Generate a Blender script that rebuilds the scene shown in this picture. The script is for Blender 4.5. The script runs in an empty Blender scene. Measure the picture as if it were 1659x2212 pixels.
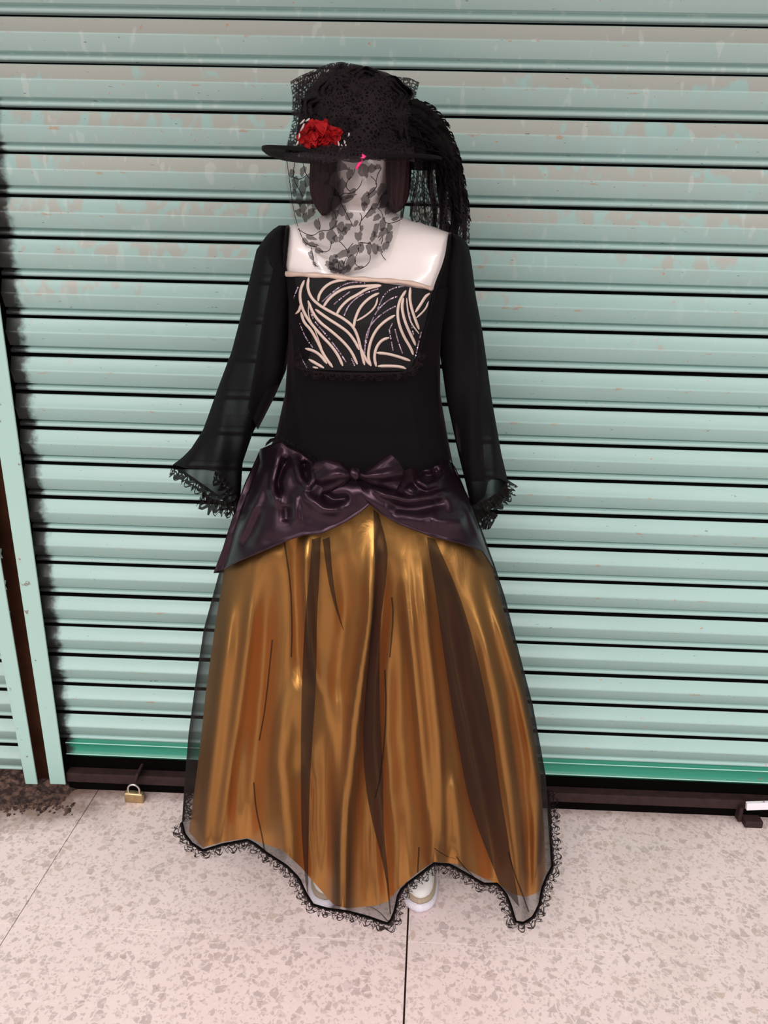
import bpy, bmesh, math, random
import numpy as np
from mathutils import Vector, Matrix, noise as mnoise
random.seed(7)
SC = bpy.context.scene
COL = SC.collection

# ------------------------------------------------------------------ camera
U = 0.085                                   # shutter pitch in metres, the ruler of the place
W, H = 1659.0, 2212.0
F_PX = 1701.86
PITCH, YAW, ROLL = 0.3147223, 0.0265165, 0.0237142
CAM = np.array([0.0, -21.054563 * U, 16.490046 * U])
_cy, _sy, _cp, _sp = math.cos(YAW), math.sin(YAW), math.cos(PITCH), math.sin(PITCH)
_R = np.array([[_cy, -_sy, 0], [_sy, _cy, 0], [0, 0, 1]])
FW = _R @ np.array([0, _cp, -_sp]); _u = _R @ np.array([0, _sp, _cp]); _r = _R @ np.array([1.0, 0, 0])
RT = math.cos(ROLL) * _r + math.sin(ROLL) * _u
UP = -math.sin(ROLL) * _r + math.cos(ROLL) * _u
cd = bpy.data.cameras.new('camera'); cam = bpy.data.objects.new('camera', cd); COL.objects.link(cam)
cam.matrix_world = Matrix(((RT[0], UP[0], -FW[0], CAM[0]), (RT[1], UP[1], -FW[1], CAM[1]), (RT[2], UP[2], -FW[2], CAM[2]), (0, 0, 0, 1)))
cd.sensor_fit = 'HORIZONTAL'; cd.sensor_width = 36.0; cd.lens = F_PX / W * 36.0; cd.clip_start = 0.02
SC.camera = cam

# ------------------------------------------------------------------ light
SC.view_settings.view_transform = 'Standard'; SC.view_settings.look = 'None'
SC.view_settings.gamma = 1.0; SC.view_settings.use_curve_mapping = False
SC.view_settings.exposure = 0.0
SC.cycles.transparent_max_bounces = 40
world = bpy.data.worlds.new('world'); SC.world = world; world.use_nodes = True
bg = world.node_tree.nodes['Background']; bg.inputs[0].default_value = (0.93, 0.96, 1.0, 1); bg.inputs[1].default_value = 0.26

def area(name, loc, target, sx, sy, power, col):
    l = bpy.data.lights.new(name, 'AREA'); l.shape = 'RECTANGLE'; l.size = sx; l.size_y = sy; l.energy = power; l.color = col
    o = bpy.data.objects.new(name, l); COL.objects.link(o); o.location = loc
    o.rotation_euler = (Vector(target) - Vector(loc)).to_track_quat('-Z', 'Y').to_euler()
    return o
area('street_daylight', (-0.6, -4.7, 3.6), (-0.1, -0.9, 0.0), 3.8, 1.8, 290, (1.0, 0.95, 0.93))
area('street_daylight', (-2.9, -2.9, 1.5), (0, -0.5, 0.2), 1.2, 1.6, 26, (1.0, 0.94, 0.92))
area('street_daylight', (2.9, -2.7, 1.5), (0, -0.4, 0.3), 1.2, 1.6, 25, (1.0, 0.96, 0.95))
area('tube_lamp', (1.5, -1.7, 2.38), (0.4, -0.3, 0.9), 1.2, 0.07, 9, (1.0, 0.97, 0.95))
area('tube_lamp', (-1.4, -1.7, 2.38), (-0.2, -0.3, 0.9), 1.2, 0.07, 9, (1.0, 0.97, 0.95))

# ------------------------------------------------------------------ helpers
def P(x, y, Y):
    """point of the place at depth Y (metres, wall = 0) that shows at photo pixel x, y"""
    v = FW + RT * ((x - W / 2) / F_PX) - UP * ((y - H / 2) / F_PX)
    return CAM + v * ((Y - CAM[1]) / v[1])
def lerp(a, b, t): return a + (b - a) * t
def pl(pts, x):
    """piecewise linear: pts sorted by first value"""
    return float(np.interp(x, [p[0] for p in pts], [p[1] for p in pts]))
class Line:
    """polyline by arc length 0..1"""
    def __init__(s, pts, smooth=0):
        p = np.array(pts, float)
        for _ in range(smooth):
            q = [p[0]]
            for a, b in zip(p[:-1], p[1:]): q += [a * .75 + b * .25, a * .25 + b * .75]
            q.append(p[-1]); p = np.array(q)
        s.p = p; d = np.r_[0, np.cumsum(np.hypot(*np.diff(p[:, :2], axis=0).T))]; s.len = d[-1]; s.t = d / d[-1]
    def __call__(s, t): return np.array([np.interp(t, s.t, s.p[:, i]) for i in range(s.p.shape[1])])
def coons(top, bot, left, right):
    T, B, L, R = Line(top), Line(bot), Line(left), Line(right)
    def f(u, v):
        return (1 - v) * T(u) + v * B(u) + (1 - u) * L(v) + u * R(v) - ((1 - u) * (1 - v) * T(0) + u * (1 - v) * T(1) + (1 - u) * v * B(0) + u * v * B(1))
    return f
_PL = {}
def segdist(p, poly):
    """distance to a polyline, and how far along it (0..1)"""
    key = id(poly)
    if key not in _PL:
        a = np.array(poly[:-1], float); d = np.array(poly[1:], float) - a; L = np.hypot(d[:, 0], d[:, 1]); c = np.r_[0, np.cumsum(L)]
        _PL[key] = (a, d, L, c, poly)
    a, d, L, c, _ = _PL[key]
    q = np.array(p[:2]) - a; t = np.clip((q * d).sum(1) / (L * L), 0, 1); r = q - d * t[:, None]; e = np.hypot(r[:, 0], r[:, 1]); k = int(e.argmin())
    return e[k], (c[k] + t[k] * L[k]) / c[-1]
def wrinkle(px, py, folds, fade=.22):
    s = 0.0
    for poly, w, amp in folds:
        if py < min(q[1] for q in poly) - 3 * w or py > max(q[1] for q in poly) + 3 * w: continue
        if px < min(q[0] for q in poly) - 3 * w or px > max(q[0] for q in poly) + 3 * w: continue
        d, t = segdist((px, py), poly)
        if d < 3 * w:
            f = min(1, min(t, 1 - t) / fade) if fade else 1; f = f * f * (3 - 2 * f); s += amp * (f if fade else 1) * math.exp(-(d / w) ** 2)
    return s
def nz(x, y, z=0.0, s=1.0): return mnoise.noise(Vector((x * s, y * s, z)))

ORG = {}
def root(name, loc, label=None, cat=None, group=None, kind=None):
    o = bpy.data.objects.new(name, None); o.empty_display_size = 0.05; COL.objects.link(o); o.location = loc
    ORG[o.name] = np.array(loc, float)
    if label: o['label'] = label
    if cat: o['category'] = cat
    if group: o['group'] = group
    if kind: o['kind'] = kind
    return o
def mesh(name, verts, faces, mat, parent=None, smooth=True, uvs=None, solid=0.0, label=None, sub=0, kind=None, mats=None, fmat=None):
    v = np.array([tuple(q) for q in verts], float)
    org = ORG[parent.name] if parent else np.zeros(3)
    me = bpy.data.meshes.new(name); me.from_pydata((v - org).tolist(), [], [tuple(f) for f in faces])
    if mats:
        for m in mats: me.materials.append(m)
        me.polygons.foreach_set('material_index', fmat)
    else: me.materials.append(mat)
    if uvs is not None:
        ul = me.uv_layers.new(name='uv')
        lv = np.zeros(len(me.loops), int); me.loops.foreach_get('vertex_index', lv)
        ul.data.foreach_set('uv', np.array(uvs, float)[lv].ravel())
    me.validate(); me.update()
    if smooth: me.polygons.foreach_set('use_smooth', [True] * len(me.polygons))
    o = bpy.data.objects.new(name, me); COL.objects.link(o)
    if parent: o.parent = parent
    ORG[o.name] = org
    if label: o['label'] = label
    if kind: o['kind'] = kind
    if sub:
        m = o.modifiers.new('s', 'SUBSURF'); m.levels = sub; m.render_levels = sub
    if solid:
        m = o.modifiers.new('t', 'SOLIDIFY'); m.thickness = solid; m.offset = 0
    return o
def grid_faces(nu, nv, wrap=False):
    f = []
    for j in range(nv - 1):
        for i in range(nu if wrap else nu - 1):
            a = j * nu + i; b = j * nu + (i + 1) % nu
            f.append((a, a + nu, b + nu, b))
    return f
def sheet(name, fn, nu, nv, mat, parent, **kw):
    """fn(u,v) -> 3d point"""
    vs = []; uv = []
    for j in range(nv):
        for i in range(nu):
            vs.append(fn(i / (nu - 1), j / (nv - 1)))
    A = np.array(vs).reshape(nv, nu, 3)
    du = np.linalg.norm(np.diff(A, axis=1), axis=2).mean() * (nu - 1); dv = np.linalg.norm(np.diff(A, axis=0), axis=2).mean() * (nv - 1)
    for j in range(nv):
        for i in range(nu): uv.append((du * i / (nu - 1), dv * j / (nv - 1)))
    return mesh(name, vs, grid_faces(nu, nv), mat, parent, uvs=uv, **kw)
def tubes(name, paths, mat, parent, n=6, **kw):
    """paths: list of (list of 3d points, list of radii)"""
    vs, fs = [], []
    for pts, rad in paths:
        pts = [np.array(p, float) for p in pts]; base = len(vs)
        for k, p in enumerate(pts):
            t = pts[min(k + 1, len(pts) - 1)] - pts[max(k - 1, 0)]; t /= (np.linalg.norm(t) + 1e-12)
            a = np.cross(t, [0, 0, 1.0]);
            if np.linalg.norm(a) < 1e-3: a = np.cross(t, [0, 1.0, 0])
            a /= np.linalg.norm(a); b = np.cross(t, a); r = rad[k] if hasattr(rad, '__len__') else rad
            for i in range(n):
                th = 2 * math.pi * i / n; vs.append(p + r * (a * math.cos(th) + b * math.sin(th)))
        for k in range(len(pts) - 1):
            for i in range(n):
                q = base + k * n; fs.append((q + i, q + (i + 1) % n, q + n + (i + 1) % n, q + n + i))
        fs.append(tuple(base + i for i in range(n))[::-1]); q = base + (len(pts) - 1) * n; fs.append(tuple(q + i for i in range(n)))
    return mesh(name, vs, fs, mat, parent, **kw)
def box_vf(c, sx, sy, sz, bev=0.0, rot=None):
    bm = bmesh.new(); bmesh.ops.create_cube(bm, size=1.0)
    for v in bm.verts: v.co = Vector((v.co.x * sx, v.co.y * sy, v.co.z * sz))
    if bev: bmesh.ops.bevel(bm, geom=list(bm.edges), offset=bev, segments=2, affect='EDGES', profile=0.6)
    M = rot or Matrix.Identity(3)
    vs = [np.array(M @ v.co) + np.array(c) for v in bm.verts]; bm.verts.index_update(); fs = [tuple(v.index for v in f.verts) for f in bm.faces]
    bm.free(); return vs, fs

# ------------------------------------------------------------------ materials
def mat(name):
    m = bpy.data.materials.new(name); m.use_nodes = True
    nt = m.node_tree; b = nt.nodes['Principled BSDF']
    return m, nt, b
def nd(nt, t, **kw):
    n = nt.nodes.new(t)
    for k, v in kw.items():
        if k.startswith('i_'):
            key = k[2:]; n.inputs[int(key) if key.isdigit() else key].default_value = v
        else: setattr(n, k, v)
    return n
def ln(nt, a, b): nt.links.new(a, b)
def ma(nt, op, a, b=None, clamp=False):
    n = nt.nodes.new('ShaderNodeMath'); n.operation = op; n.use_clamp = clamp
    for i, v in enumerate((a, b)):
        if v is None: continue
        if isinstance(v, (int, float)): n.inputs[i].default_value = v
        else: nt.links.new(v, n.inputs[i])
    return n.outputs[0]
def sm(nt, v, a, b):
    n = nt.nodes.new('ShaderNodeMapRange'); n.interpolation_type = 'SMOOTHSTEP'
    nt.links.new(v, n.inputs[0]); n.inputs[1].default_value = a; n.inputs[2].default_value = b
    return n.outputs[0]
def mixc(nt, f, a, b):
    n = nt.nodes.new('ShaderNodeMix'); n.data_type = 'RGBA'
    for s, v in ((0, f), (6, a), (7, b)):
        if isinstance(v, (int, float)): n.inputs[s].default_value = v
        elif isinstance(v, tuple): n.inputs[s].default_value = (*v, 1) if len(v) == 3 else v
        else: nt.links.new(v, n.inputs[s])
    return n.outputs[2]
def noise_(nt, vec, scale, detail=3, rough=.55, dist=0.0):
    n = nd(nt, 'ShaderNodeTexNoise'); n.inputs['Scale'].default_value = scale; n.inputs['Detail'].default_value = detail
    n.inputs['Roughness'].default_value = rough; n.inputs['Distortion'].default_value = dist
    if vec is not None: ln(nt, vec, n.inputs['Vector'])
    return n.outputs[0]
def scaled(nt, vec, s):
    n = nd(nt, 'ShaderNodeVectorMath', operation='MULTIPLY'); ln(nt, vec, n.inputs[0]); n.inputs[1].default_value = s; return n.outputs[0]
def bump(nt, b, h, dist=.002, strength=.5):
    n = nd(nt, 'ShaderNodeBump'); n.inputs['Distance'].default_value = dist; n.inputs['Strength'].default_value = strength
    ln(nt, h, n.inputs['Height']); ln(nt, n.outputs[0], b.inputs['Normal'])
def simple(name, col, rough=.5, metal=0.0, spec=.5, sheen=0.0, sheen_col=(1, 1, 1), sheen_rough=.4, grain=0.0, gscale=400, var=0.0, vscale=20, coat=0.0):
    m, nt, b = mat(name)
    b.inputs['Base Color'].default_value = (*col, 1); b.inputs['Roughness'].default_value = rough; b.inputs['Metallic'].default_value = metal
    b.inputs['Specular IOR Level'].default_value = spec
    b.inputs['Sheen Weight'].default_value = sheen; b.inputs['Sheen Tint'].default_value = (*sheen_col, 1); b.inputs['Sheen Roughness'].default_value = sheen_rough
    b.inputs['Coat Weight'].default_value = coat
    g = nd(nt, 'ShaderNodeNewGeometry')
    if var:
        n = noise_(nt, g.outputs['Position'], vscale, 4)
        ln(nt, mixc(nt, n, tuple(max(0, c * (1 - var)) for c in col), tuple(min(1, c * (1 + var)) for c in col)), b.inputs['Base Color'])
    if grain: bump(nt, b, noise_(nt, g.outputs['Position'], gscale, 2), .001, grain)
    return m
def sheer(name, col, alpha, rough=.6, lace=None, graz=True):
    """see-through cloth: threads cover a share alpha of the surface, more at a slant"""
    m, nt, b = mat(name)
    b.inputs['Base Color'].default_value = (*col, 1); b.inputs['Roughness'].default_value = rough; b.inputs['Specular IOR Level'].default_value = .06
    tr = nd(nt, 'ShaderNodeBsdfTransparent'); mx = nd(nt, 'ShaderNodeMixShader')
    out = nt.nodes['Material Output']
    a = None
    if lace:
        uv = nd(nt, 'ShaderNodeUVMap'); uv.uv_map = 'uv'
        a = lace(nt, uv.outputs[0])
    if graz:
        g = nd(nt, 'ShaderNodeNewGeometry'); dt = nd(nt, 'ShaderNodeVectorMath', operation='DOT_PRODUCT')
        ln(nt, g.outputs['Normal'], dt.inputs[0]); ln(nt, g.outputs['Incoming'], dt.inputs[1])
        c = ma(nt, 'MAXIMUM', ma(nt, 'ABSOLUTE', dt.outputs['Value']), .22)
        base = ma(nt, 'SUBTRACT', 1.0, a) if a is not None else 1 - alpha
        a = ma(nt, 'SUBTRACT', 1.0, ma(nt, 'POWER', base, ma(nt, 'DIVIDE', 1.0, c)))
    if a is None: mx.inputs[0].default_value = alpha
    else: ln(nt, a, mx.inputs[0])
    ln(nt, tr.outputs[0], mx.inputs[1]); ln(nt, b.outputs[0], mx.inputs[2]); ln(nt, mx.outputs[0], out.inputs[0])
    return m
def lace_net(cell, thr, flo, base):
    def f(nt, uv):
        v = nd(nt, 'ShaderNodeTexVoronoi', feature='DISTANCE_TO_EDGE'); v.inputs['Scale'].default_value = 1 / cell; ln(nt, uv, v.inputs['Vector'])
        t = ma(nt, 'SUBTRACT', 1.0, sm(nt, v.outputs['Distance'], thr * .5, thr))
        n = noise_(nt, uv, .35 / cell, 2, .5, .6)
        fl = sm(nt, n, 1 - flo - .06, 1 - flo + .04)
        r = ma(nt, 'MAXIMUM', ma(nt, 'MULTIPLY', t, .92), ma(nt, 'MULTIPLY', fl, .9))
        return ma(nt, 'MINIMUM', ma(nt, 'MAXIMUM', r, base), .97)
    return f
def lace_edge(wid, thr=.075):
    """scalloped edging: solid tape at v = 0, threads with holes below"""
    def f(nt, uv):
        v = nd(nt, 'ShaderNodeTexVoronoi', feature='DISTANCE_TO_EDGE'); v.inputs['Scale'].default_value = 115; ln(nt, uv, v.inputs['Vector'])
        t = ma(nt, 'SUBTRACT', 1.0, sm(nt, v.outputs['Distance'], thr, thr * 1.9))
        s = nd(nt, 'ShaderNodeSeparateXYZ'); ln(nt, uv, s.inputs[0])
        tape = ma(nt, 'SUBTRACT', 1.0, sm(nt, s.outputs[1], wid * .26, wid * .36))
        rim = sm(nt, s.outputs[1], wid * .9, wid * .96)
        return ma(nt, 'MINIMUM', ma(nt, 'MAXIMUM', ma(nt, 'MAXIMUM', ma(nt, 'MULTIPLY', t, .95), tape), ma(nt, 'MAXIMUM', rim, .12)), .98)
    return f

def paint_mat(name, col, patches=True, grease_x=None, streak=.35):
    m, nt, b = mat(name)
    g = nd(nt, 'ShaderNodeNewGeometry'); pos = g.outputs['Position']; sp = nd(nt, 'ShaderNodeSeparateXYZ'); ln(nt, pos, sp.inputs[0])
    n1 = noise_(nt, pos, 3.0, 4)
    c = mixc(nt, n1, tuple(x * .93 for x in col), tuple(min(1, x * 1.06) for x in col))
    if patches:
        tc = nd(nt, 'ShaderNodeTexCoord'); so = nd(nt, 'ShaderNodeSeparateXYZ'); ln(nt, tc.outputs['Object'], so.inputs[0]); lz = so.outputs[2]
        band1 = ma(nt, 'MULTIPLY', sm(nt, lz, -.0325, -.0305), ma(nt, 'SUBTRACT', 1.0, sm(nt, lz, -.0045, -.003)))
        hz = sm(nt, sp.outputs[2], 1.05, 1.62)
        # the old coat where scrubbed: greyish pink, with brushed-over mint dabs
        dab = noise_(nt, scaled(nt, pos, (1.0, 1.0, .55)), 34, 2, .5, .4)
        big = noise_(nt, scaled(nt, pos, (1, 1, 2.2)), 4.0, 3)
        top = sm(nt, sp.outputs[2], 1.68, 1.86)
        dm2 = sm(nt, ma(nt, 'ADD', ma(nt, 'ADD', ma(nt, 'MULTIPLY', dab, .75), ma(nt, 'MULTIPLY', big, .6)), ma(nt, 'ADD', ma(nt, 'MULTIPLY', hz, -.30), ma(nt, 'MULTIPLY', top, -.25))), .49, .38)
        mask = ma(nt, 'MULTIPLY', dm2, ma(nt, 'ADD', ma(nt, 'MULTIPLY', band1, .82), .18))
        mask = ma(nt, 'MULTIPLY', mask, sm(nt, sp.outputs[2], .85, 1.25))
        c = mixc(nt, ma(nt, 'MULTIPLY', mask, .66), c, (.41, .35, .31))
        # fresh lighter runs
        run = sm(nt, noise_(nt, scaled(nt, pos, (1.6, 1, .5)), 30, 1), .64, .70)
        c = mixc(nt, ma(nt, 'MULTIPLY', ma(nt, 'MULTIPLY', run, hz), .3), c, (.58, .64, .60))
        # rust and chips along the crease
        ridge = ma(nt, 'MULTIPLY', sm(nt, lz, -.041, -.038), ma(nt, 'SUBTRACT', 1.0, sm(nt, lz, -.033, -.030)))
        rn = sm(nt, noise_(nt, scaled(nt, pos, (1.0, 1, 3.0)), 22, 4, .65), .60, .67)
        c = mixc(nt, ma(nt, 'MULTIPLY', ma(nt, 'MULTIPLY', ridge, rn), .7), c, (.42, .25, .16))
        sp1 = sm(nt, noise_(nt, pos, 75, 2), .745, .775)
        c = mixc(nt, ma(nt, 'MULTIPLY', sp1, .8), c, (.55, .22, .12))
        dk = sm(nt, noise_(nt, scaled(nt, pos, (1.0, 1, 4.0)), 55, 2), .735, .76)
        c = mixc(nt, ma(nt, 'MULTIPLY', dk, .7), c, (.05, .07, .06))
    else:
        sp1 = sm(nt, noise_(nt, pos, 40, 3, .6), .68, .72)
        c = mixc(nt, ma(nt, 'MULTIPLY', sp1, .75), c, (.16, .10, .07))
        st = sm(nt, noise_(nt, scaled(nt, pos, (1, 1, .15)), 25, 3), .60, .72)
        c = mixc(nt, ma(nt, 'MULTIPLY', st, streak), c, (.50, .36, .25))
    if grease_x is not None:
        gn = noise_(nt, pos, 45, 3)
        gx = ma(nt, 'ADD', sp.outputs[0], ma(nt, 'MULTIPLY', gn, -.035))
        gm = ma(nt, 'SUBTRACT', 1.0, sm(nt, gx, grease_x - .018, grease_x + .004))
        c = mixc(nt, ma(nt, 'MULTIPLY', gm, .97), c, (.012, .01, .009))
    ln(nt, c, b.inputs['Base Color'])
    b.inputs['Roughness'].default_value = .38; b.inputs['Specular IOR Level'].default_value = .5
    h = ma(nt, 'ADD', noise_(nt, pos, 18, 2), ma(nt, 'MULTIPLY', noise_(nt, pos, 220, 2), .12))
    bump(nt, b, h, .003, .25)
    return m

M = {}
M['mint'] = paint_mat('mint_paint', (.325, .482, .455), True, -10.36 * U)
M['mint_far'] = paint_mat('mint_paint_far', (.32, .45, .41), True)
M['post'] = paint_mat('post_paint', (.34, .51, .465), False)
M['green'] = paint_mat('green_paint', (.018, .22, .145), False, -10.36 * U, streak=0)
M['worn'] = simple('pale_ridge_paint', (.32, .55, .47), .4)  # lighter green on the two ridges of the bottom bar
M['dark'] = simple('dark_iron', (.032, .016, .016), .7, spec=.2, var=.6, vscale=40, grain=.5, gscale=200)
M['black'] = simple('black_gap', (.004, .003, .003), 1.0, spec=0)
M['rustgap'] = simple('rusty_dark', (.035, .014, .008), .95, spec=0, var=.9, vscale=9)
M['concrete'] = simple('plaster', (.5, .47, .43), .9)
M['white'] = simple('mannequin_plastic', (.70, .625, .61), .22, spec=.55, coat=.3)
M['hair'] = simple('brown_hair', (.022, .006, .007), .7, spec=.12, grain=.6, gscale=500)
M['velvet'] = simple('black_velvet', (.004, .0032, .004), .9, spec=.08, sheen=.06, sheen_col=(.9, .6, .7), sheen_rough=.35)
M['satin_dark'] = simple('dark_satin', (.006, .003, .0055), .31, spec=.48, sheen=.01, sheen_col=(.6, .38, .5), sheen_rough=.3, grain=.12, gscale=900)
M['satin_dark'].node_tree.nodes['Principled BSDF'].inputs['Specular Tint'].default_value = (.9, .55, .72, 1)
M['hatcloth'] = simple('hat_cloth', (.005, .0035, .004), .8, spec=.1, sheen=.03, sheen_col=(.8, .55, .6))
M['feather'] = simple('feather_black', (.005, .0035, .004), .8, spec=.08)
M['cord'] = simple('cream_cord', (.56, .435, .38), .7, spec=.2, grain=.8, gscale=700)
M['binding'] = simple('binding_satin', (.48, .35, .29), .35, spec=.6, sheen=.2)
M['sequin'] = simple('sequin', (.26, .19, .25), .35, metal=.7)
M['bead'] = simple('pale_bead', (.42, .36, .34), .5)
M['panel'] = simple('panel_black', (.006, .005, .006), .7, spec=.2)
M['red'] = simple('red_petal', (.27, .002, .004), .7, spec=.2, sheen=.1, sheen_col=(1, .1, .1), var=.6, vscale=90)
M['pink'] = simple('pink_pin', (.8, .03, .18), .4)
M['brass'] = simple('brass', (.50, .37, .20), .42, metal=.9, grain=.3, gscale=150, var=.25, vscale=60)
M['steel'] = simple('steel', (.68, .62, .62), .3, metal=.9)
M['whitebar'] = simple('white_bar', (.80, .74, .80), .5)
M['sole'] = simple('shoe_sole', (.74, .70, .78), .5, grain=.3)
M['rand'] = simple('shoe_band', (.42, .33, .24), .7, grain=.4)
M['shoetop'] = simple('shoe_upper', (.80, .78, .76), .6, grain=.3)
M['lacetape'] = simple('black_tape', (.004, .003, .003), .95, spec=.02)
M['motif'] = sheer('lace_motif', (.018, .013, .014), .70, .8, graz=False)
M['vine'] = sheer('lace_thread', (.012, .009, .01), .92, .8, graz=False)
M['veil'] = sheer('veil_net', (.07, .06, .062), .075, .8)
M['lace'] = sheer('black_lace', (.016, .011, .013), 1, .8, lace_net(.008, .22, .40, .22), graz=False)
M['laceedge'] = sheer('lace_edging', (.010, .006, .007), 1, .8, lace_edge(.03), graz=False)
M['lacecuff'] = sheer('lace_cuff', (.008, .006, .006), 1, .8, lace_edge(.03, .15), graz=False)
M['chiffon'] = sheer('black_chiffon', (.006, .005, .006), .79, .7)
M['tulle'] = sheer('black_tulle', (.016, .012, .011), .29, .9)
M['tullefold'] = sheer('tulle_folded', (.014, .009, .008), .76, .9, graz=False)

def gold_mat():
    m, nt, b = mat('gold_satin')
    g = nd(nt, 'ShaderNodeNewGeometry'); pos = g.outputs['Position']
    n = noise_(nt, scaled(nt, pos, (1, 1, .25)), 14, 3)
    ln(nt, mixc(nt, n, (.60, .275, .070), (.70, .35, .10)), b.inputs['Base Color'])
    b.inputs['Metallic'].default_value = .8; b.inputs['Roughness'].default_value = .36
    b.inputs['Anisotropic'].default_value = .5; b.inputs['Specular IOR Level'].default_value = .3
    tg = nd(nt, 'ShaderNodeTangent'); tg.direction_type = 'UV_MAP'; tg.uv_map = 'uv'; ln(nt, tg.outputs[0], b.inputs['Tangent'])
    h = noise_(nt, scaled(nt, pos, (1, 1, .5)), 16, 4, .6, .8)
    bump(nt, b, h, .008, .22)
    return m
M['gold'] = gold_mat()

def terrazzo():
    m, nt, b = mat('terrazzo')
    g = nd(nt, 'ShaderNodeNewGeometry'); pos = g.outputs['Position']
    dn = nd(nt, 'ShaderNodeTexNoise'); dn.inputs['Scale'].default_value = 60; ln(nt, pos, dn.inputs['Vector'])
    mx = nd(nt, 'ShaderNodeVectorMath', operation='MULTIPLY_ADD'); ln(nt, dn.outputs['Color'], mx.inputs[0]); mx.inputs[1].default_value = (.012, .012, .0); ln(nt, pos, mx.inputs[2])
    c = mixc(nt, noise_(nt, pos, 5, 4), (.74, .60, .58), (.82, .68, .66))
    c = mixc(nt, sm(nt, noise_(nt, pos, 2.2, 4), .52, .68), c, (.72, .60, .56))
    for sc, lo, rad, amt, cols in ((55, .72, .52, .6, ((.42, .33, .32), (.62, .50, .49), (.50, .38, .33))), (95, .68, .50, .55, ((.50, .40, .39), (.80, .68, .66), (.42, .32, .31))), (180, .66, .5, .5, ((.45, .36, .35), (.82, .70, .67), (.52, .41, .37)))):
        v = nd(nt, 'ShaderNodeTexVoronoi', feature='F1'); v.inputs['Scale'].default_value = sc; ln(nt, mx.outputs[0], v.inputs['Vector'])
        cs = nd(nt, 'ShaderNodeSeparateColor'); ln(nt, v.outputs['Color'], cs.inputs[0])
        e = nd(nt, 'ShaderNodeTexVoronoi', feature='DISTANCE_TO_EDGE'); e.inputs['Scale'].default_value = sc; ln(nt, mx.outputs[0], e.inputs['Vector'])
        on = ma(nt, 'MULTIPLY', sm(nt, cs.outputs[0], lo, lo + .03), sm(nt, e.outputs['Distance'], .05, .11))
        cr = nd(nt, 'ShaderNodeValToRGB'); cr.color_ramp.interpolation = 'CONSTANT'
        el = cr.color_ramp.elements; el[0].color = (*cols[0], 1); el[1].position = .4; el[1].color = (*cols[1], 1); q = el.new(.7); q.color = (*cols[2], 1)
        ln(nt, cs.outputs[1], cr.inputs[0])
        c = mixc(nt, ma(nt, 'MULTIPLY', on, amt), c, cr.outputs[0])
    # grime heap against the posts and along the shutter foot
    sp = nd(nt, 'ShaderNodeSeparateXYZ'); ln(nt, pos, sp.inputs[0])
    dx = ma(nt, 'DIVIDE', ma(nt, 'ADD', sp.outputs[0], 1.05), .26); dy = ma(nt, 'DIVIDE', ma(nt, 'ADD', sp.outputs[1], -.03), .15)
    r = ma(nt, 'SQRT', ma(nt, 'ADD', ma(nt, 'MULTIPLY', dx, dx), ma(nt, 'MULTIPLY', dy, dy)))
    gm = sm(nt, ma(nt, 'ADD', r, ma(nt, 'MULTIPLY', noise_(nt, pos, 14, 5, .7), 1.1)), 2.3, 1.3)
    c = mixc(nt, ma(nt, 'MULTIPLY', gm, .9), c, mixc(nt, noise_(nt, pos, 30, 4), (.06, .03, .025), (.25, .15, .10)))
    wm = sm(nt, ma(nt, 'ADD', sp.outputs[1], ma(nt, 'MULTIPLY', noise_(nt, pos, 20, 4), .06)), -.03, .03)
    c = mixc(nt, ma(nt, 'MULTIPLY', wm, .5), c, (.16, .10, .08))
    ln(nt, c, b.inputs['Base Color']); b.inputs['Roughness'].default_value = .42; b.inputs['Specular IOR Level'].default_value = .35
    bump(nt, b, noise_(nt, pos, 120, 3), .001, .15)
    return m
M['floor'] = terrazzo()
M['grout'] = simple('grout', (.10, .05, .045), .95)
def dirt_mat():
    m, nt, b = mat('grime')
    g = nd(nt, 'ShaderNodeNewGeometry'); n = noise_(nt, g.outputs['Position'], 60, 4)
    ln(nt, mixc(nt, sm(nt, n, .4, .62), (.022, .010, .009), (.11, .06, .045)), b.inputs['Base Color']); b.inputs['Roughness'].default_value = .95
    return m
M['dirt'] = dirt_mat()

# ------------------------------------------------------------------ floor
fl = root('floor', (0, 0, 0), kind='structure')
vs, fs = box_vf((0, -2.6, -.045), 9, 6.2, .05); mesh('grout_bed', vs, fs, M['grout'], fl, smooth=False)
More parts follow.
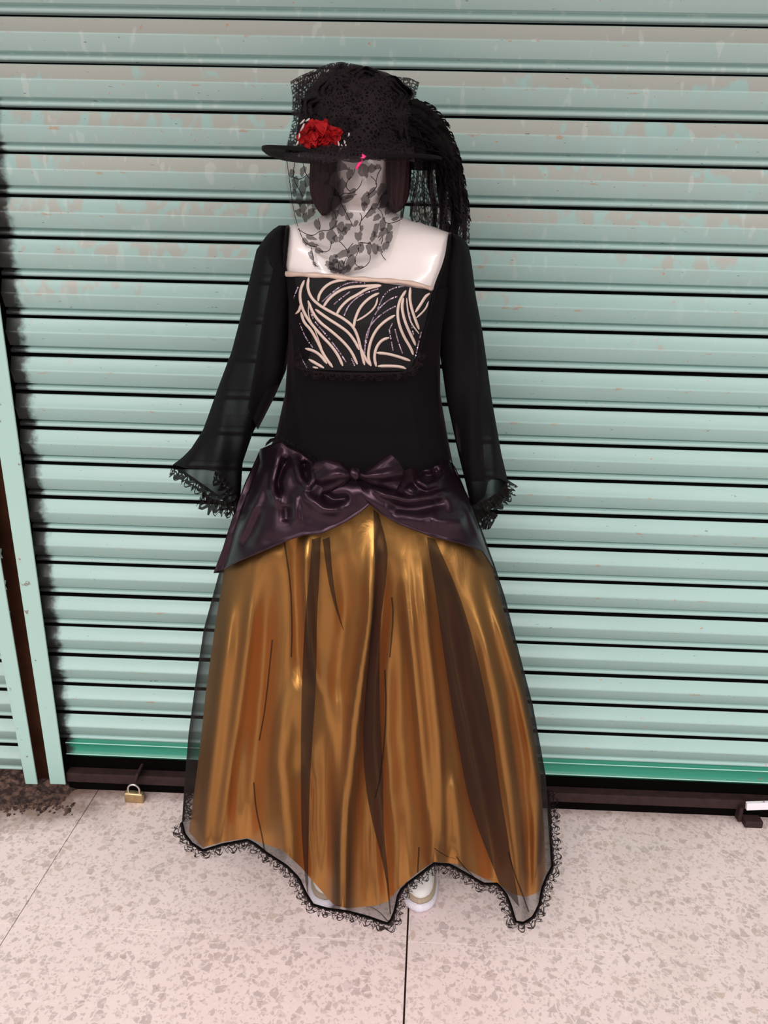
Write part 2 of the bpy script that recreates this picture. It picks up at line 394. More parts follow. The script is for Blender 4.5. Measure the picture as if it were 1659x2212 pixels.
# joints run square to the shutter but a touch askew
JA = math.radians(1.4)
ja = np.array([math.cos(JA), math.sin(JA) * 0 + 0.004]); jb = np.array([math.sin(JA) * 1.0, math.cos(JA)])
jx0 = np.array([.4548 * U, -4.5247 * U])
def jp(i, y):          # a point of the i-th long joint at depth y
    x = jx0[0] + i * 10.08 * U + (y - jx0[1]) * .0285; return x
rows = [0.05, -5.45 * U, -5.45 * U - .86, -5.45 * U - 1.72, -5.45 * U - 2.58, -5.45 * U - 3.44, -5.45 * U - 4.3]
cols_ = [(lambda y: -3.6), (lambda y: jp(-1, y)), (lambda y: jp(0, y)), (lambda y: 3.6)]
for i in range(3):
    for r in range(len(rows) - 1):
        gl, gr = (0, .0009, .0019)[i], (.0009, .0019, 0)[i]; gy = .0001
        y0, y1 = rows[r + 1] + gy, rows[r] - (gy if r else 0)
        c = [(cols_[i](y0) + gl, y0), (cols_[i + 1](y0) - gr, y0), (cols_[i + 1](y1) - gr, y1), (cols_[i](y1) + gl, y1)]
        bm = bmesh.new(); lo = [bm.verts.new((x, y, -.02)) for x, y in c]; hi = [bm.verts.new((x, y, 0)) for x, y in c]
        bm.faces.new(hi)
        for k in range(4): bm.faces.new((lo[k], lo[(k + 1) % 4], hi[(k + 1) % 4], hi[k]))
        bmesh.ops.bevel(bm, geom=[e for e in bm.edges if all(abs(v.co.z) < 1e-6 for v in e.verts)], offset=.0003, segments=1, affect='EDGES')
        bm.verts.index_update()
        mesh('tile', [tuple(v.co) for v in bm.verts], [tuple(v.index for v in f.verts) for f in bm.faces], M['floor'], fl, smooth=False); bm.free()

# ------------------------------------------------------------------ shutter
ZS = 21.708 * U                         # height of seam 0
XL, XR = -10.66 * U, 15.0 * U
PROF = [(0.0, .014), (.022, .014), (.026, .001), (.04, -.001), (.06, -.0015), (.33, -.0100), (.355, -.0122), (.385, -.0130), (.415, -.0120), (.45, -.0100),
        (.735, -.0005), (.745, .001), (.752, .013), (.798, .013), (.812, .006), (.835, .0022), (.865, .0005), (.895, .0005), (.925, .002), (.945, .006), (.953, .014), (1.0, .014)]
def profile_mesh(name, prof, x0, x1, parent, m, scale=U, second=None, which=()):
    vs = []
    for x in (x0, x1):
        for s, d in prof: vs.append((x, d, -s * scale))
    n = len(prof); fs = [(i, i + 1, n + i + 1, n + i) for i in range(n - 1)]
    me = bpy.data.meshes.new(name); me.from_pydata(vs, [], fs); me.materials.append(m); me.update()
    if second:
        me.materials.append(second)
        for k in which: me.polygons[k].material_index = 1
    me.polygons.foreach_set('use_smooth', [True] * len(me.polygons))
    return me
door = root('door_1', (0, 0, 0), kind='structure')
slat_me = profile_mesh('shutter_slat', PROF, XL, XR, door, M['mint'], second=M['black'], which=(0, 1, len(PROF) - 2))
for k in range(-6, 20):
    o = bpy.data.objects.new('shutter_slat', slat_me); COL.objects.link(o); o.parent = door
    slope = np.interp(k, [-6, 0, 4, 8, 20], [.0006, .0004, -.0004, -.0024, -.0024])
    o.location = (0, 0, ZS - k * U + random.uniform(-.0006, .0006)); o.rotation_euler = (0, -slope, 0)
BPROF = [(0.0, .012), (.03, .012), (.040, -.003), (.065, -.0045), (.09, -.0025), (.42, -.0025), (.430, -.0055), (.460, -.0065), (.48, -.004), (.70, .016), (.72, .03)]
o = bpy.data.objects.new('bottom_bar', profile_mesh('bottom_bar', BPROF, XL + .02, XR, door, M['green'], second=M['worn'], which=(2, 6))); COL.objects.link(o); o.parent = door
o.location = (0, 0, ZS - 20 * U); o.rotation_euler = (0, .002, 0)
o['label'] = 'bright green bottom rail'
# sill iron and seal
sill = root('trim_3', (0, 0, 0), kind='structure')
vs, fs = box_vf(((XL + XR) / 2 + .02, -.008, .046), XR - XL + .0, .03, .028, .003); mesh('sill_bar', vs, fs, M['dark'], sill, smooth=False)
vs, fs = box_vf(((XL + XR) / 2 + .02, .006, .016), XR - XL, .03, .034); mesh('rubber_seal', vs, fs, M['black'], sill, smooth=False)
vs, fs = box_vf(((XL + XR) / 2 + .02, .03, .08), XR - XL + .1, .02, .12); mesh('sill_back', vs, fs, M['black'], sill, smooth=False)
# dark housing behind the shutters
vs, fs = box_vf((0, .09, 1.3), 7, .06, 2.6); o = mesh('wall_back', vs, fs, M['black'], None, smooth=False); o['kind'] = 'structure'
# posts
def post(name, R, L, Yf, label=None):
    """R, L: right and left edges, two photo points each, front face at depth Yf"""
    zs = (.034, 2.45); cs = []
    for e in (L, R):
        a, b = P(*e[0], Yf), P(*e[1], Yf); t = lambda z: a + (b - a) * ((z - a[2]) / (b[2] - a[2])); cs.append([t(z) for z in zs])
    bm = bmesh.new(); q = []
    for z in (0, 1):
        for d in (0, .005):
            for s in (0, 1): q.append(bm.verts.new((cs[s][z][0], Yf + d, zs[z])))
    for f in ((0, 1, 5, 4), (2, 6, 7, 3), (0, 4, 6, 2), (1, 3, 7, 5), (4, 5, 7, 6)): bm.faces.new([q[i] for i in f])
    bmesh.ops.recalc_face_normals(bm, faces=list(bm.faces))
    bmesh.ops.bevel(bm, geom=[e for e in bm.edges if abs(e.verts[0].co.z - e.verts[1].co.z) > 1], offset=.0012, segments=1, affect='EDGES')
    bm.verts.index_update()
    o = mesh(name, [tuple(v.co) for v in bm.verts], [tuple(v.index for v in f.verts) for f in bm.faces], M['post'], None, smooth=False); bm.free()
    o['kind'] = 'structure'; return o
YP = -.036
post('trim_1', ((0, 671), (141, 1691)), ((0, 990), (105, 1673)), YP)
post('trim_2', ((0, 1206), (77, 1671)), ((0, 1412), (51, 1674)), YP - .004)
# rusty channel between the posts and greasy guide rail beside the slats
a = P(90, 1672, 0); vs, fs = box_vf((a[0] - .012, .03, 1.2), .085, .05, 2.4); o = mesh('trim_4', vs, fs, M['rustgap'], None, smooth=False); o['kind'] = 'structure'
# neighbouring shutter at the far left
door2 = root('door_2', (0, 0, 0), kind='structure')
x2 = P(40, 1640, 0)[0] + .03
s2 = profile_mesh('shutter_slat', PROF, x2 - 2.2, x2, door2, M['mint_far'], second=M['black'], which=(0, 1, len(PROF) - 2))
for k in range(-6, 21):
    o = bpy.data.objects.new('shutter_slat', s2); COL.objects.link(o); o.parent = door2; o.location = (0, .012, ZS - (k + .35) * U)
# unseen slab added overhead, above the frame, to shade the upper slats
vs, fs = box_vf((0, -1.15, 2.52), 8, 2.5, .10); o = mesh('shade_slab', vs, fs, M['concrete'], None, smooth=False); o['kind'] = 'structure'

# ------------------------------------------------------------------ mannequin
YC = -0.30
TORSO = [  # photo row, left, right edge, front depth, back depth
    (196, 765, 800, .030, .03), (204, 745, 822, .055, .06), (220, 728, 840, .075, .085), (250, 710, 856, .092, .10), (290, 702, 862, .098, .105), (330, 704, 860, .098, .10),
    (360, 709, 855, .096, .09), (390, 717, 846, .093, .075), (415, 728, 833, .090, .06), (430, 738, 822, .084, .055), (437, 734, 826, .066, .053), (443, 726, 833, .054, .052), (452, 716, 843, .050, .052),
    (462, 702, 858, .052, .055), (470, 680, 874, .057, .058), (478, 655, 903, .063, .062), (487, 622, 930, .070, .065), (495, 606, 951, .076, .070), (503, 594, 972, .081, .073),
    (516, 585, 993, .087, .078), (540, 580, 1000, .095, .084), (570, 588, 996, .104, .088), (600, 608, 986, .115, .09), (650, 622, 970, .130, .095), (700, 625, 955, .134, .095),
    (760, 628, 945, .120, .09), (850, 622, 945, .100, .085), (940, 602, 960, .105, .10), (1000, 572, 972, .125, .115), (1080, 565, 985, .125, .12), (1160, 580, 975, .09, .09), (1200, 640, 910, .03, .03)]
TC = list(zip(*TORSO))
def trow(y): return [float(np.interp(y, TC[0], TC[i])) for i in (1, 2, 3, 4)]
def torso_y(px, py, off=0.0, ex=2.4):
    l, r, bf, bb = trow(py); u = min(1, abs((px - (l + r) / 2) / ((r - l) / 2)))
    return YC - bf * (1 - u ** ex) ** (1 / ex) - off
man = root('mannequin', (P(780, 1000, YC)[0], YC, 0), 'glossy white plastic mannequin with bare chest and dark brown bob wig under the veil', 'mannequin')
N = 72; ys = []
for a, b in zip(TC[0][:-1], TC[0][1:]):
    k = max(1, int((b - a) / 12)); ys += [a + (b - a) * i / k for i in range(k)]
ys.append(TC[0][-1])
vs = []
for y in ys:
    l, r, bf, bb = trow(y); ex = 2.0 if y < 445 else 2.4
    for i in range(N):
        th = 2 * math.pi * i / N; c, s = math.cos(th), math.sin(th)
        x = (l + r) / 2 + (r - l) / 2 * math.copysign(abs(c) ** (2 / ex), c)
        d = math.copysign(abs(s) ** (2 / ex), s)
        Y = YC - (bf if s > 0 else bb) * d
        if s > 0 and y < 436:      # plain moulded nose, brow and lips
            Y -= wrinkle(x, y, [(((779, 348), (778, 372)), 7, .012), (((768, 384), (790, 384)), 8, .010), (((766, 404), (792, 404)), 7, .005), (((768, 413), (790, 413)), 6, .004)], 0)
            Y += wrinkle(x, y, [(((745, 350), (760, 350)), 10, .006), (((798, 350), (813, 350)), 10, .006)], 0)
        vs.append(P(x, y, Y))
fs = grid_faces(N, len(ys), True); fs = [tuple(reversed(f)) for f in fs]
fs.append(tuple(range(N))); fs.append(tuple(reversed(range(len(vs) - N, len(vs)))))
# legs, one surface with the trunk's mesh, down into the shoes
TOE = {'r': P(905, 1968, -.385), 'l': P(699, 1950, -.385)}
for key, hx in (('l', 690), ('r', 870)):
    hip = P(hx, 1130, YC); ank = np.array([TOE[key][0] + (.012 if key == 'l' else -.006), -.155, .075]); base = len(vs); ring = 20; cnt = 14
    for j in range(cnt):
        t = j / (cnt - 1); c = lerp(hip, ank, t); c[1] += .03 * math.sin(math.pi * t) * -1
        rad = np.interp(t, [0, .2, .5, .62, .75, .95, 1], [.088, .085, .056, .055, .052, .034, .036])
        for i in range(ring): th = 2 * math.pi * i / ring; vs.append(c + rad * np.array([math.cos(th), math.sin(th), 0]))
    for j in range(cnt - 1):
        for i in range(ring): a = base + j * ring; fs.append((a + i, a + ring + i, a + ring + (i + 1) % ring, a + (i + 1) % ring))
    fs.append(tuple(base + (cnt - 1) * ring + i for i in range(ring))); fs.append(tuple(base + i for i in reversed(range(ring))))
mesh('body', vs, fs, M['white'], man)
# bob wig: two front curtains and the back
def wig_side(fe, oe, sgn):
    FE, OE = Line(fe, 1), Line(oe, 1)
    def f(u, v):
        a, b = FE(v), OE(v); y = lerp(a[1], b[1], min(1, u * 1.6))
        if u < .62:
            t = u / .62; x = lerp(a[0], b[0], math.sin(t * math.pi / 2)); y = lerp(a[1], b[1], math.sin(t * math.pi / 2)); Y = YC - .088 * math.cos(t * math.pi / 2) * np.interp(v, [0, 1], [1, .8])
        else:
            t = (u - .62) / .38; x = lerp(b[0], b[0] - sgn * 70, 1 - math.cos(t * math.pi / 2)); y = b[1] - 8 * t; Y = YC + .115 * math.sin(t * math.pi / 2)
        rid = .003 * math.sin(u * 46) + .002 * math.sin(u * 111 + 3 * v)
        return P(x + sgn * rid * 600, y, Y - rid)
    return f
wig = mesh('wig', *(lambda s: (s, grid_faces(46, 22)))([wig_side([(730, 205), (728, 300), (727, 345), (722, 390), (715, 430), (707, 450), (700, 463)], [(700, 205), (680, 300), (677, 346), (673, 407), (680, 432), (690, 450), (701, 463)], -1)(i / 45, j / 21) for j in range(22) for i in range(46)]), M['hair'], man, solid=.008, label='dark brown bob hair')
ORG[wig.name] = ORG[man.name]
mesh('wig_curtain', *(lambda s: (s, grid_faces(46, 22)))([wig_side([(830, 205), (834, 300), (836, 345), (837, 390), (838, 425), (843, 445), (850, 455)], [(862, 205), (880, 300), (883, 353), (881, 407), (874, 435), (864, 449), (851, 456)], 1)(i / 45, j / 21) for j in range(22) for i in range(46)]), M['hair'], wig, solid=.008)

# ------------------------------------------------------------------ cloth on two sides: image-true outline, real depth
def tube_cloth(name, xl, xr, ytop, hemf, hemb, yc, dep, depb, nu, nv, m, parent, disp=None, ex=2.3, vpow=1.0, **kw):
    """closed garment tube; returns object, front hem points (px, py, Y)"""
    N2 = 2 * nu; cols = []; hem = []
    for i in range(N2):
        front = i < nu
        s = -math.cos(math.pi * (i / nu)) if front else -math.cos(math.pi * ((N2 - i) / nu))
        g = (s + 1) / 2; y = hemf((pl(xl, 1900) + pl(xr, 1900)) / 2)
        for _ in range(30):
            x = pl(xl, y) + g * (pl(xr, y) - pl(xl, y)); yn = (hemf if front else hemb)(x); y = y + (yn - y) * .6
        cols.append((front, s, g, y))
    def pt(i, v):
        front, s, g, yh = cols[i]; y0 = ytop(g) if callable(ytop) else ytop
        y = lerp(y0, yh, v ** vpow); x = pl(xl, y) + g * (pl(xr, y) - pl(xl, y))
        d = max(0, 1 - abs(s) ** ex) ** (1 / ex)
        Y = yc(y) - dep(y) * d if front else yc(y) + depb(y) * d
        if disp: Y -= disp(x, y, front) * (1 if front else -1)
        return x, y, Y
    vs = []; uv = []
    for j in range(nv):
        for i in range(N2):
            x, y, Y = pt(i, j / (nv - 1)); vs.append(P(x, y, Y)); uv.append((i * .006, j * .02))
    o = mesh(name, vs, [tuple(reversed(f)) for f in grid_faces(N2, nv, True)], m, parent, uvs=uv, **kw)
    fh = [pt(i, 1.0) for i in range(nu + 1) if i < N2]; bh = [pt(i % N2, 1.0) for i in range(nu, N2 + 1)]
    return o, fh, bh

dress = root('dress', (P(780, 1000, YC)[0], -.36, .10), 'floor-length black velvet and gold satin gown with sheer bell sleeves and a swirl-embroidered chest panel', 'dress')

# skirt ------------------------------------------------------------
GXL = [(1000, 562), (1100, 525), (1230, 484), (1371, 462), (1507, 443), (1588, 435), (1702, 421), (1800, 407), (1840, 403), (2000, 398)]
GXR = [(1000, 972), (1100, 1020), (1219, 1062), (1317, 1086), (1426, 1121), (1561, 1148), (1670, 1167), (1800, 1176), (1950, 1180), (2010, 1182)]
TXL = [(1000, 560), (1100, 519), (1241, 472), (1360, 440), (1491, 420), (1588, 407), (1686, 399), (1775, 393), (1836, 392), (2000, 390)]
TXR = [(1000, 975), (1100, 1025), (1225, 1070), (1290, 1091), (1388, 1116), (1523, 1151), (1670, 1178), (1770, 1187), (1900, 1194), (2000, 1196)]
GH = [(400, 1785), (405, 1793), (438, 1831), (480, 1819), (535, 1810), (571, 1823), (610, 1836), (652, 1875), (685, 1914), (722, 1956), (752, 1962), (812, 1956), (839, 1947), (850, 1932), (861, 1920), (900, 1886), (937, 1861), (985, 1866), (1036, 1893), (1060, 1903), (1085, 1915), (1108, 1931), (1136, 1938), (1166, 1926), (1175, 1893), (1184, 1870)]
TH = [(390, 1768), (393, 1776), (399, 1800), (414, 1820), (438, 1836), (480, 1823), (535, 1813), (553, 1823), (577, 1842), (619, 1869), (646, 1896), (661, 1929), (676, 1953), (707, 1962), (752, 1968), (797, 1980), (836, 1994), (843, 1990), (852, 1968), (861, 1926), (884, 1904), (907, 1887), (937, 1864), (973, 1867), (1009, 1887), (1045, 1908), (1075, 1908), (1094, 1930), (1106, 1962), (1113, 1989), (1130, 1993), (1151, 1980), (1165, 1953), (1171, 1917), (1181, 1893), (1192, 1872), (1197, 1862)]
sk_yc = lambda y: float(np.interp(y, [1000, 1900], [-.30, -.345]))
sk_d = lambda y: float(np.interp(y, [1000, 1200, 1900], [.13, .155, .165]))
sk_db = lambda y: float(np.interp(y, [1000, 1200, 1900], [.12, .15, .20]))
GF = [([(662, 1130), (662, 1260), (668, 1380), (690, 1520)], 11, .014), ([(634, 1120), (640, 1300), (645, 1500)], 12, -.014), ([(508, 1230), (482, 1450), (455, 1700), (445, 1800)], 18, .020), ([(557, 1200), (532, 1400), (500, 1650), (478, 1790)], 15, .016),
      ([(590, 1190), (570, 1450), (545, 1700)], 20, -.024), 
      ([(625, 1450), (605, 1650), (620, 1800)], 22, .018), ([(700, 1400), (716, 1520), (722, 1650), (736, 1900)], 18, .018),
      ([(800, 1100), (807, 1200), (803, 1330), (783, 1450), (768, 1550), (748, 1750), (742, 1930)], 17, .034),
      ([(742, 1100), (748, 1300), (722, 1500), (705, 1750)], 18, -.012), 
      ([(822, 1150), (824, 1300), (812, 1450), (808, 1600), (828, 1800)], 15, -.030), ([(872, 1140), (884, 1300), (903, 1500), (918, 1650), (935, 1800)], 16, .024),
      ([(905, 1170), (925, 1400), (945, 1600)], 12, .020), ([(860, 1350), (865, 1600), (880, 1820)], 20, -.012), ([(935, 1170), (962, 1350), (990, 1500), (1035, 1720), (1060, 1850)], 24, -.030),
      ([(1030, 1190), (1065, 1300), (1101, 1420), (1125, 1500), (1150, 1620), (1164, 1720), (1160, 1850)], 12, .018), ([(1005, 1230), (1050, 1400), (1075, 1520), (1092, 1650), (1118, 1850)], 20, .018),
      ([(1090, 1440), (1120, 1600), (1140, 1750)], 12, -.012)]
GF = [((p + [(p[-1][0] + (p[-1][0] - p[-2][0]) * .8, p[-1][1] + 330)]) if p[-1][1] >= 1590 else p, w, a) for p, w, a in GF]   # folds run on past the hem
GF += [([(520, 1560), (512, 1700), (520, 2000)], 14, -.012), ([(665, 1620), (668, 1800), (690, 2060)], 14, -.012), ([(788, 1640), (792, 1800), (800, 2080)], 12, -.014), ([(975, 1640), (985, 1780), (1000, 2000)], 16, .012), ([(1140, 1640), (1150, 1800), (1150, 2050)], 10, .010)]
def gold_disp(x, y, front):
    if not front: return .012 * math.sin(x * .06)
    k = np.interp(y, [1050, 1250, 1900], [.5, 1.15, 1.4])
    return k * wrinkle(x, y, GF) + .006 * nz(x * .013, y * .004, 3) + .0035 * nz(x * .035, y * .012, 9)
def skirt_y(px, py):
    l, r = pl(GXL, py), pl(GXR, py); s = min(1, abs((px - (l + r) / 2) / ((r - l) / 2)))
    return sk_yc(py) - sk_d(py) * (1 - s ** 2.3) ** (1 / 2.3)
hemb = lambda x: 1705.0
tube_cloth('skirt', GXL, GXR, 1032, lambda x: pl(GH, x), hemb, sk_yc, sk_d, sk_db, 150, 90, M['gold'], dress, gold_disp, label='gold satin skirt')
def tulle_disp(x, y, front):
    if not front: return .03
    k = np.interp(y, [1050, 1250, 1900], [.5, 1.15, 1.4])
    return .016 + k * max(0, wrinkle(x, y, GF)) + .005 * nz(x * .015, y * .004, 5) + .010 * np.interp(y, [1100, 1900], [0, 1])
tul, TFH, TBH = tube_cloth('tulle_overskirt', TXL, TXR, 1034, lambda x: pl(TH, x), hemb, sk_yc, sk_d, sk_db, 170, 60, M['tulle'], dress, tulle_disp, label='sheer black tulle overskirt')
def tulle_y(px, py):
    l, r = pl(TXL, py), pl(TXR, py); s = min(1, abs((px - (l + r) / 2) / ((r - l) / 2)))
    return sk_yc(py) - sk_d(py) * (1 - s ** 2.3) ** (1 / 2.3) - tulle_disp(px, py, True)
def tulle_fold(left, right, n=40):
    A, B = Line(left, 1), Line(right, 1)
    def f(u, v):
        a, b = A(v), B(v); p = lerp(a, b, u)
        return P(p[0], p[1], tulle_y(p[0], p[1]) - .003 - .006 * math.sin(math.pi * u))
    sheet('tulle_fold', f, 5, n, M['tullefold'], tul)
tulle_fold([(674, 1165), (668, 1250), (660, 1317), (654, 1426), (650, 1561), (650, 1700), (651, 1790), (658, 1893), (664, 1929)], [(693, 1160), (690, 1250), (685, 1317), (683, 1480), (672, 1640), (669, 1700), (667, 1790), (666, 1869), (665, 1931)])
tulle_fold([(697, 1165), (706, 1240), (722, 1310), (741, 1360)], [(712, 1160), (718, 1240), (728, 1310), (743, 1362)], 14)
tulle_fold([(807, 1100), (807, 1170), (812, 1236), (802, 1360), (791, 1480), (783, 1588), (789, 1700), (806, 1784), (824, 1850), (836, 1911), (842, 1975)], [(818, 1110), (838, 1180), (836, 1236), (820, 1360), (820, 1534), (826, 1640), (828, 1700), (828, 1775), (834, 1850), (840, 1911), (845, 1975)])
tulle_fold([(922, 1160), (942, 1290), (964, 1453), (986, 1588), (1008, 1710), (1030, 1784), (1054, 1845), (1073, 1893), (1078, 1908)], [(940, 1165), (991, 1279), (1024, 1388), (1051, 1512), (1065, 1588), (1080, 1710), (1096, 1800), (1104, 1857), (1114, 1908), (1122, 1960)])
for q in ([(614, 1170), (628, 1263), (631, 1360), (629, 1420)], [(588, 1382), (574, 1523), (560, 1600)], [(548, 1690), (553, 1751), (565, 1800), (571, 1836)], [(831, 1447), (835, 1534), (824, 1670), (810, 1725)],
          [(1098, 1840), (1112, 1890), (1128, 1930), (1142, 1970)], [(770, 1958), (800, 1958), (820, 1970), (838, 1990)], [(846, 1290), (850, 1330), (842, 1420)], [(905, 1830), (902, 1885)], [(938, 1832), (960, 1848), (985, 1856)], [(985, 1850), (1000, 1870), (1022, 1893)]):
    tulle_fold([(a - 1.6, b) for a, b in q], [(a + 1.8, b) for a, b in q], 16)
# lace edging: ruffled ribbon hanging from a hem line
def ruffle(name, hem, wpx, parent, m=None, step=3.0, amp=.006, wave=13.0, scal=.22, yoff=-.004, seed=0, rows=6, wpow=1.0, direction=None):
    L = Line([h for h in hem]); n = int(L.len / step); vs = []; uv = []; pts = [L(i / (n - 1)) for i in range(n)]
    for i in range(n):
        p = pts[i]; a = pts[max(0, i - 3)]; b = pts[min(n - 1, i + 3)]; t = np.array([b[0] - a[0], b[1] - a[1]]); t /= (np.hypot(*t) + 1e-9)
        nrm = np.array([-t[1], t[0]]) if direction is None else np.array(direction, float)
        s = i * step; ph = s / wave * 2 * math.pi + 2.2 * nz(s * .02, seed); wl = wpx * (.62 + .55 * abs(math.sin(ph / 2)) + .25 * nz(s * .03, seed + 5))
        for j in range(rows):
            v = j / (rows - 1); q = p[:2] + nrm * wl * v + t * 3.0 * v * math.sin(ph * .5 + 1)
            Y = p[2] + yoff - amp * (v ** .7) * math.sin(ph + 1.3) - .004 * v
            pp = P(q[0], q[1], Y); pp[2] = max(pp[2], .002); vs.append(pp); uv.append((s / 950.0, v * .03))
    return mesh(name, vs, grid_faces(rows, n), m or M['laceedge'], parent, uvs=uv, label='black ruffled lace edging')
ruffle('lace_edging', [(h[0], h[1], h[2]) for h in TFH], 20, tul, wave=15, amp=.004)
tubes('hem_tape', [([P(h[0], h[1] + 1, h[2] - .004) for h in TFH], .0022)], M['lacetape'], tul)
ruffle('lace_edging', [(h[0], h[1], h[2]) for h in TBH][::-1], 20, tul, wave=15, seed=9)

# bodice -----------------------------------------------------------
NECK = [(613, 597), (680, 600), (790, 607), (935, 628)]
BB = [(560, 990), (600, 985), (625, 990), (650, 1004), (690, 1022), (740, 1034), (800, 1040), (870, 1034), (900, 1030), (940, 1018), (985, 1010)]
BF = [([(632, 700), (640, 850), (650, 960)], 5, .006), ([(620, 780), (618, 960)], 4, .005), ([(880, 850), (900, 930), (905, 990)], 5, .004), ([(945, 780), (950, 930)], 5, .006)]
def bod(u, v):
    def xl(y): return trow(y)[0] - 6
    def xr(y): return trow(y)[1] + 6
    s = -math.cos(math.pi * u); g = (s + 1) / 2
    xt = lerp(608, 982, g); y0 = pl(NECK, xt) if 613 < xt < 935 else (597 if xt <= 613 else 628 - (xt - 935) * .3)
    yb = pl(BB, lerp(xl(1000), xr(1000), g)); y = lerp(y0, yb, v); x = lerp(xl(y), xr(y), g)
    l, r, bf, bb = trow(y); uu = min(1, abs((x - (l + r) / 2) / ((r - l) / 2 + 6)))
    Y = YC - bf * (1 - uu ** 2.4) ** (1 / 2.4) - .006 - wrinkle(x, y, BF) - .0025 * nz(x * .02, y * .01, 1)
    return P(x, y, Y)
bodice = sheet('bodice', bod, 90, 60, M['velvet'], dress, label='black velvet bodice')
def backp(u, v):
    s = -math.cos(math.pi * u); g = (s + 1) / 2; y = lerp(520, 1000, v); l, r, bf, bb = trow(y); x = lerp(l - 6, r + 6, g)
    return P(x, y, YC + (bb + .008) * max(0, 1 - abs(s) ** 2.4) ** (1 / 2.4))
sheet('bodice_back', backp, 40, 30, M['velvet'], bodice)
def strap(inner, side):
    I = sorted([(b, a) for a, b in inner]); y0, y1 = I[0][0], I[-1][0] + 40
    def f(u, v):
        y = lerp(y0 - 3, y1, v); l, r = trow(y)[:2]; e = pl(I, y); o = (l - 5) if side < 0 else (r + 5); x = lerp(e, o, u)
        return P(x, y, torso_y(x, y, .007))
    sheet('shoulder_strap', f, 14, 20, M['velvet'], bodice)
strap([(623, 489), (618, 540), (613, 597)], -1); strap([(972, 505), (964, 560), (940, 624)], 1)
for e in ([(622, 489), (618, 540), (612, 596), (622, 660), (636, 720), (652, 792)], [(972, 505), (964, 560), (938, 625), (928, 680), (908, 745), (892, 800)]):
    tubes('neck_edging', [([P(a, b, torso_y(a, b, .012)) for a, b in [tuple(Line(e, 1)(t)) for t in np.linspace(0, 1, 40)]], .003)], M['velvet'], bodice)

# embroidered chest panel -------------------------------------------
Z2 = lambda q: [(540 + a / 3.19, 480 + b / 3.19) for a, b in q]
pan = coons([(613, 597), (680, 599), (790, 606), (935, 627)], [(655, 797), (720, 800), (800, 802), (894, 800)], [(613, 597), (634, 650), (643, 700), (655, 797)], [(935, 627), (925, 670), (912, 730), (894, 800)])
PANEL_OFF = .0105
panel = sheet('front_panel', lambda u, v: (lambda q: P(q[0], q[1], torso_y(q[0], q[1], PANEL_OFF)))(pan(u, v)), 50, 40, M['panel'], dress, label='black panel with cream corded swirls')
CORDS = [[(405, 380), (395, 450), (420, 520), (480, 575), (560, 620), (640, 660), (710, 715), (745, 790), (765, 880), (790, 985)],
 [(375, 400), (345, 470), (345, 550), (380, 640), (430, 710), (500, 790), (560, 850), (610, 920), (640, 990)],
 [(400, 540), (430, 620), (480, 690), (560, 750), (640, 820), (700, 890), (740, 980)], [(450, 600), (530, 660), (610, 710), (680, 760), (730, 830), (752, 880)],
 [(352, 620), (370, 690), (420, 740), (470, 830), (510, 920), (570, 1000)], [(380, 870), (440, 885), (490, 920), (530, 975)], [(405, 945), (450, 970), (510, 1005)], [(432, 998), (470, 1006)],
 [(470, 545), (475, 500), (510, 450), (560, 415), (620, 400), (670, 398)], [(505, 585), (540, 530), (600, 480), (670, 450), (760, 440), (905, 435)],
 [(595, 640), (620, 590), (680, 530), (740, 500), (810, 455), (905, 437)], [(715, 730), (720, 680), (750, 600), (790, 550), (840, 510), (890, 488)], [(735, 680), (790, 650), (840, 610), (870, 570), (880, 520)],
 [(835, 990), (818, 950), (815, 900), (830, 820), (870, 740), (930, 680), (1000, 640)], [(870, 995), (855, 930), (870, 860), (910, 810), (960, 795)], [(870, 900), (940, 905), (1020, 925), (1105, 955)],
 [(880, 992), (960, 990), (1040, 995), (1075, 1010)], [(1075, 470), (1030, 540), (1015, 620), (1025, 700), (1060, 790), (1110, 870), (1125, 915)], [(1058, 520), (1045, 580), (1060, 660), (1090, 740), (1130, 820), (1140, 850)],
 [(1105, 450), (1100, 530), (1115, 600), (1135, 660), (1165, 740)], [(1080, 520), (1085, 600), (1105, 690), (1165, 770)], [(1240, 490), (1210, 510), (1180, 560), (1140, 620)], [(1230, 545), (1215, 590), (1180, 630), (1145, 660)],
 [(308, 635), (340, 610), (352, 560)], [(405, 560), (400, 640), (440, 720), (500, 880)], [(760, 860), (800, 950), (835, 990)]]
CW = {7: 4.2, 24: 2.4, 12: 4.4, 20: 3.4, 22: 4.0}
for ci, c in enumerate(CORDS):
    L = Line(Z2(c), 2); n = max(8, int(L.len / 3)); vs = []; w = CW.get(ci, 6.2) / 2
    pts = [L(i / (n - 1)) for i in range(n)]
    for i, p in enumerate(pts):
        t = pts[min(n - 1, i + 1)] - pts[max(0, i - 1)]; t /= np.hypot(*t); nr = np.array([-t[1], t[0]])
        ww = w * min(1, .45 + i / 4, .45 + (n - 1 - i) / 4)
        for k, h in ((-1, 0), (-.6, .0022), (0, .003), (.6, .0022), (1, 0)):
            q = p + nr * ww * k; vs.append(P(q[0], q[1], torso_y(q[0], q[1], PANEL_OFF + .0006 + h)))
    mesh('cord', vs, grid_faces(5, n), M['cord'], panel)
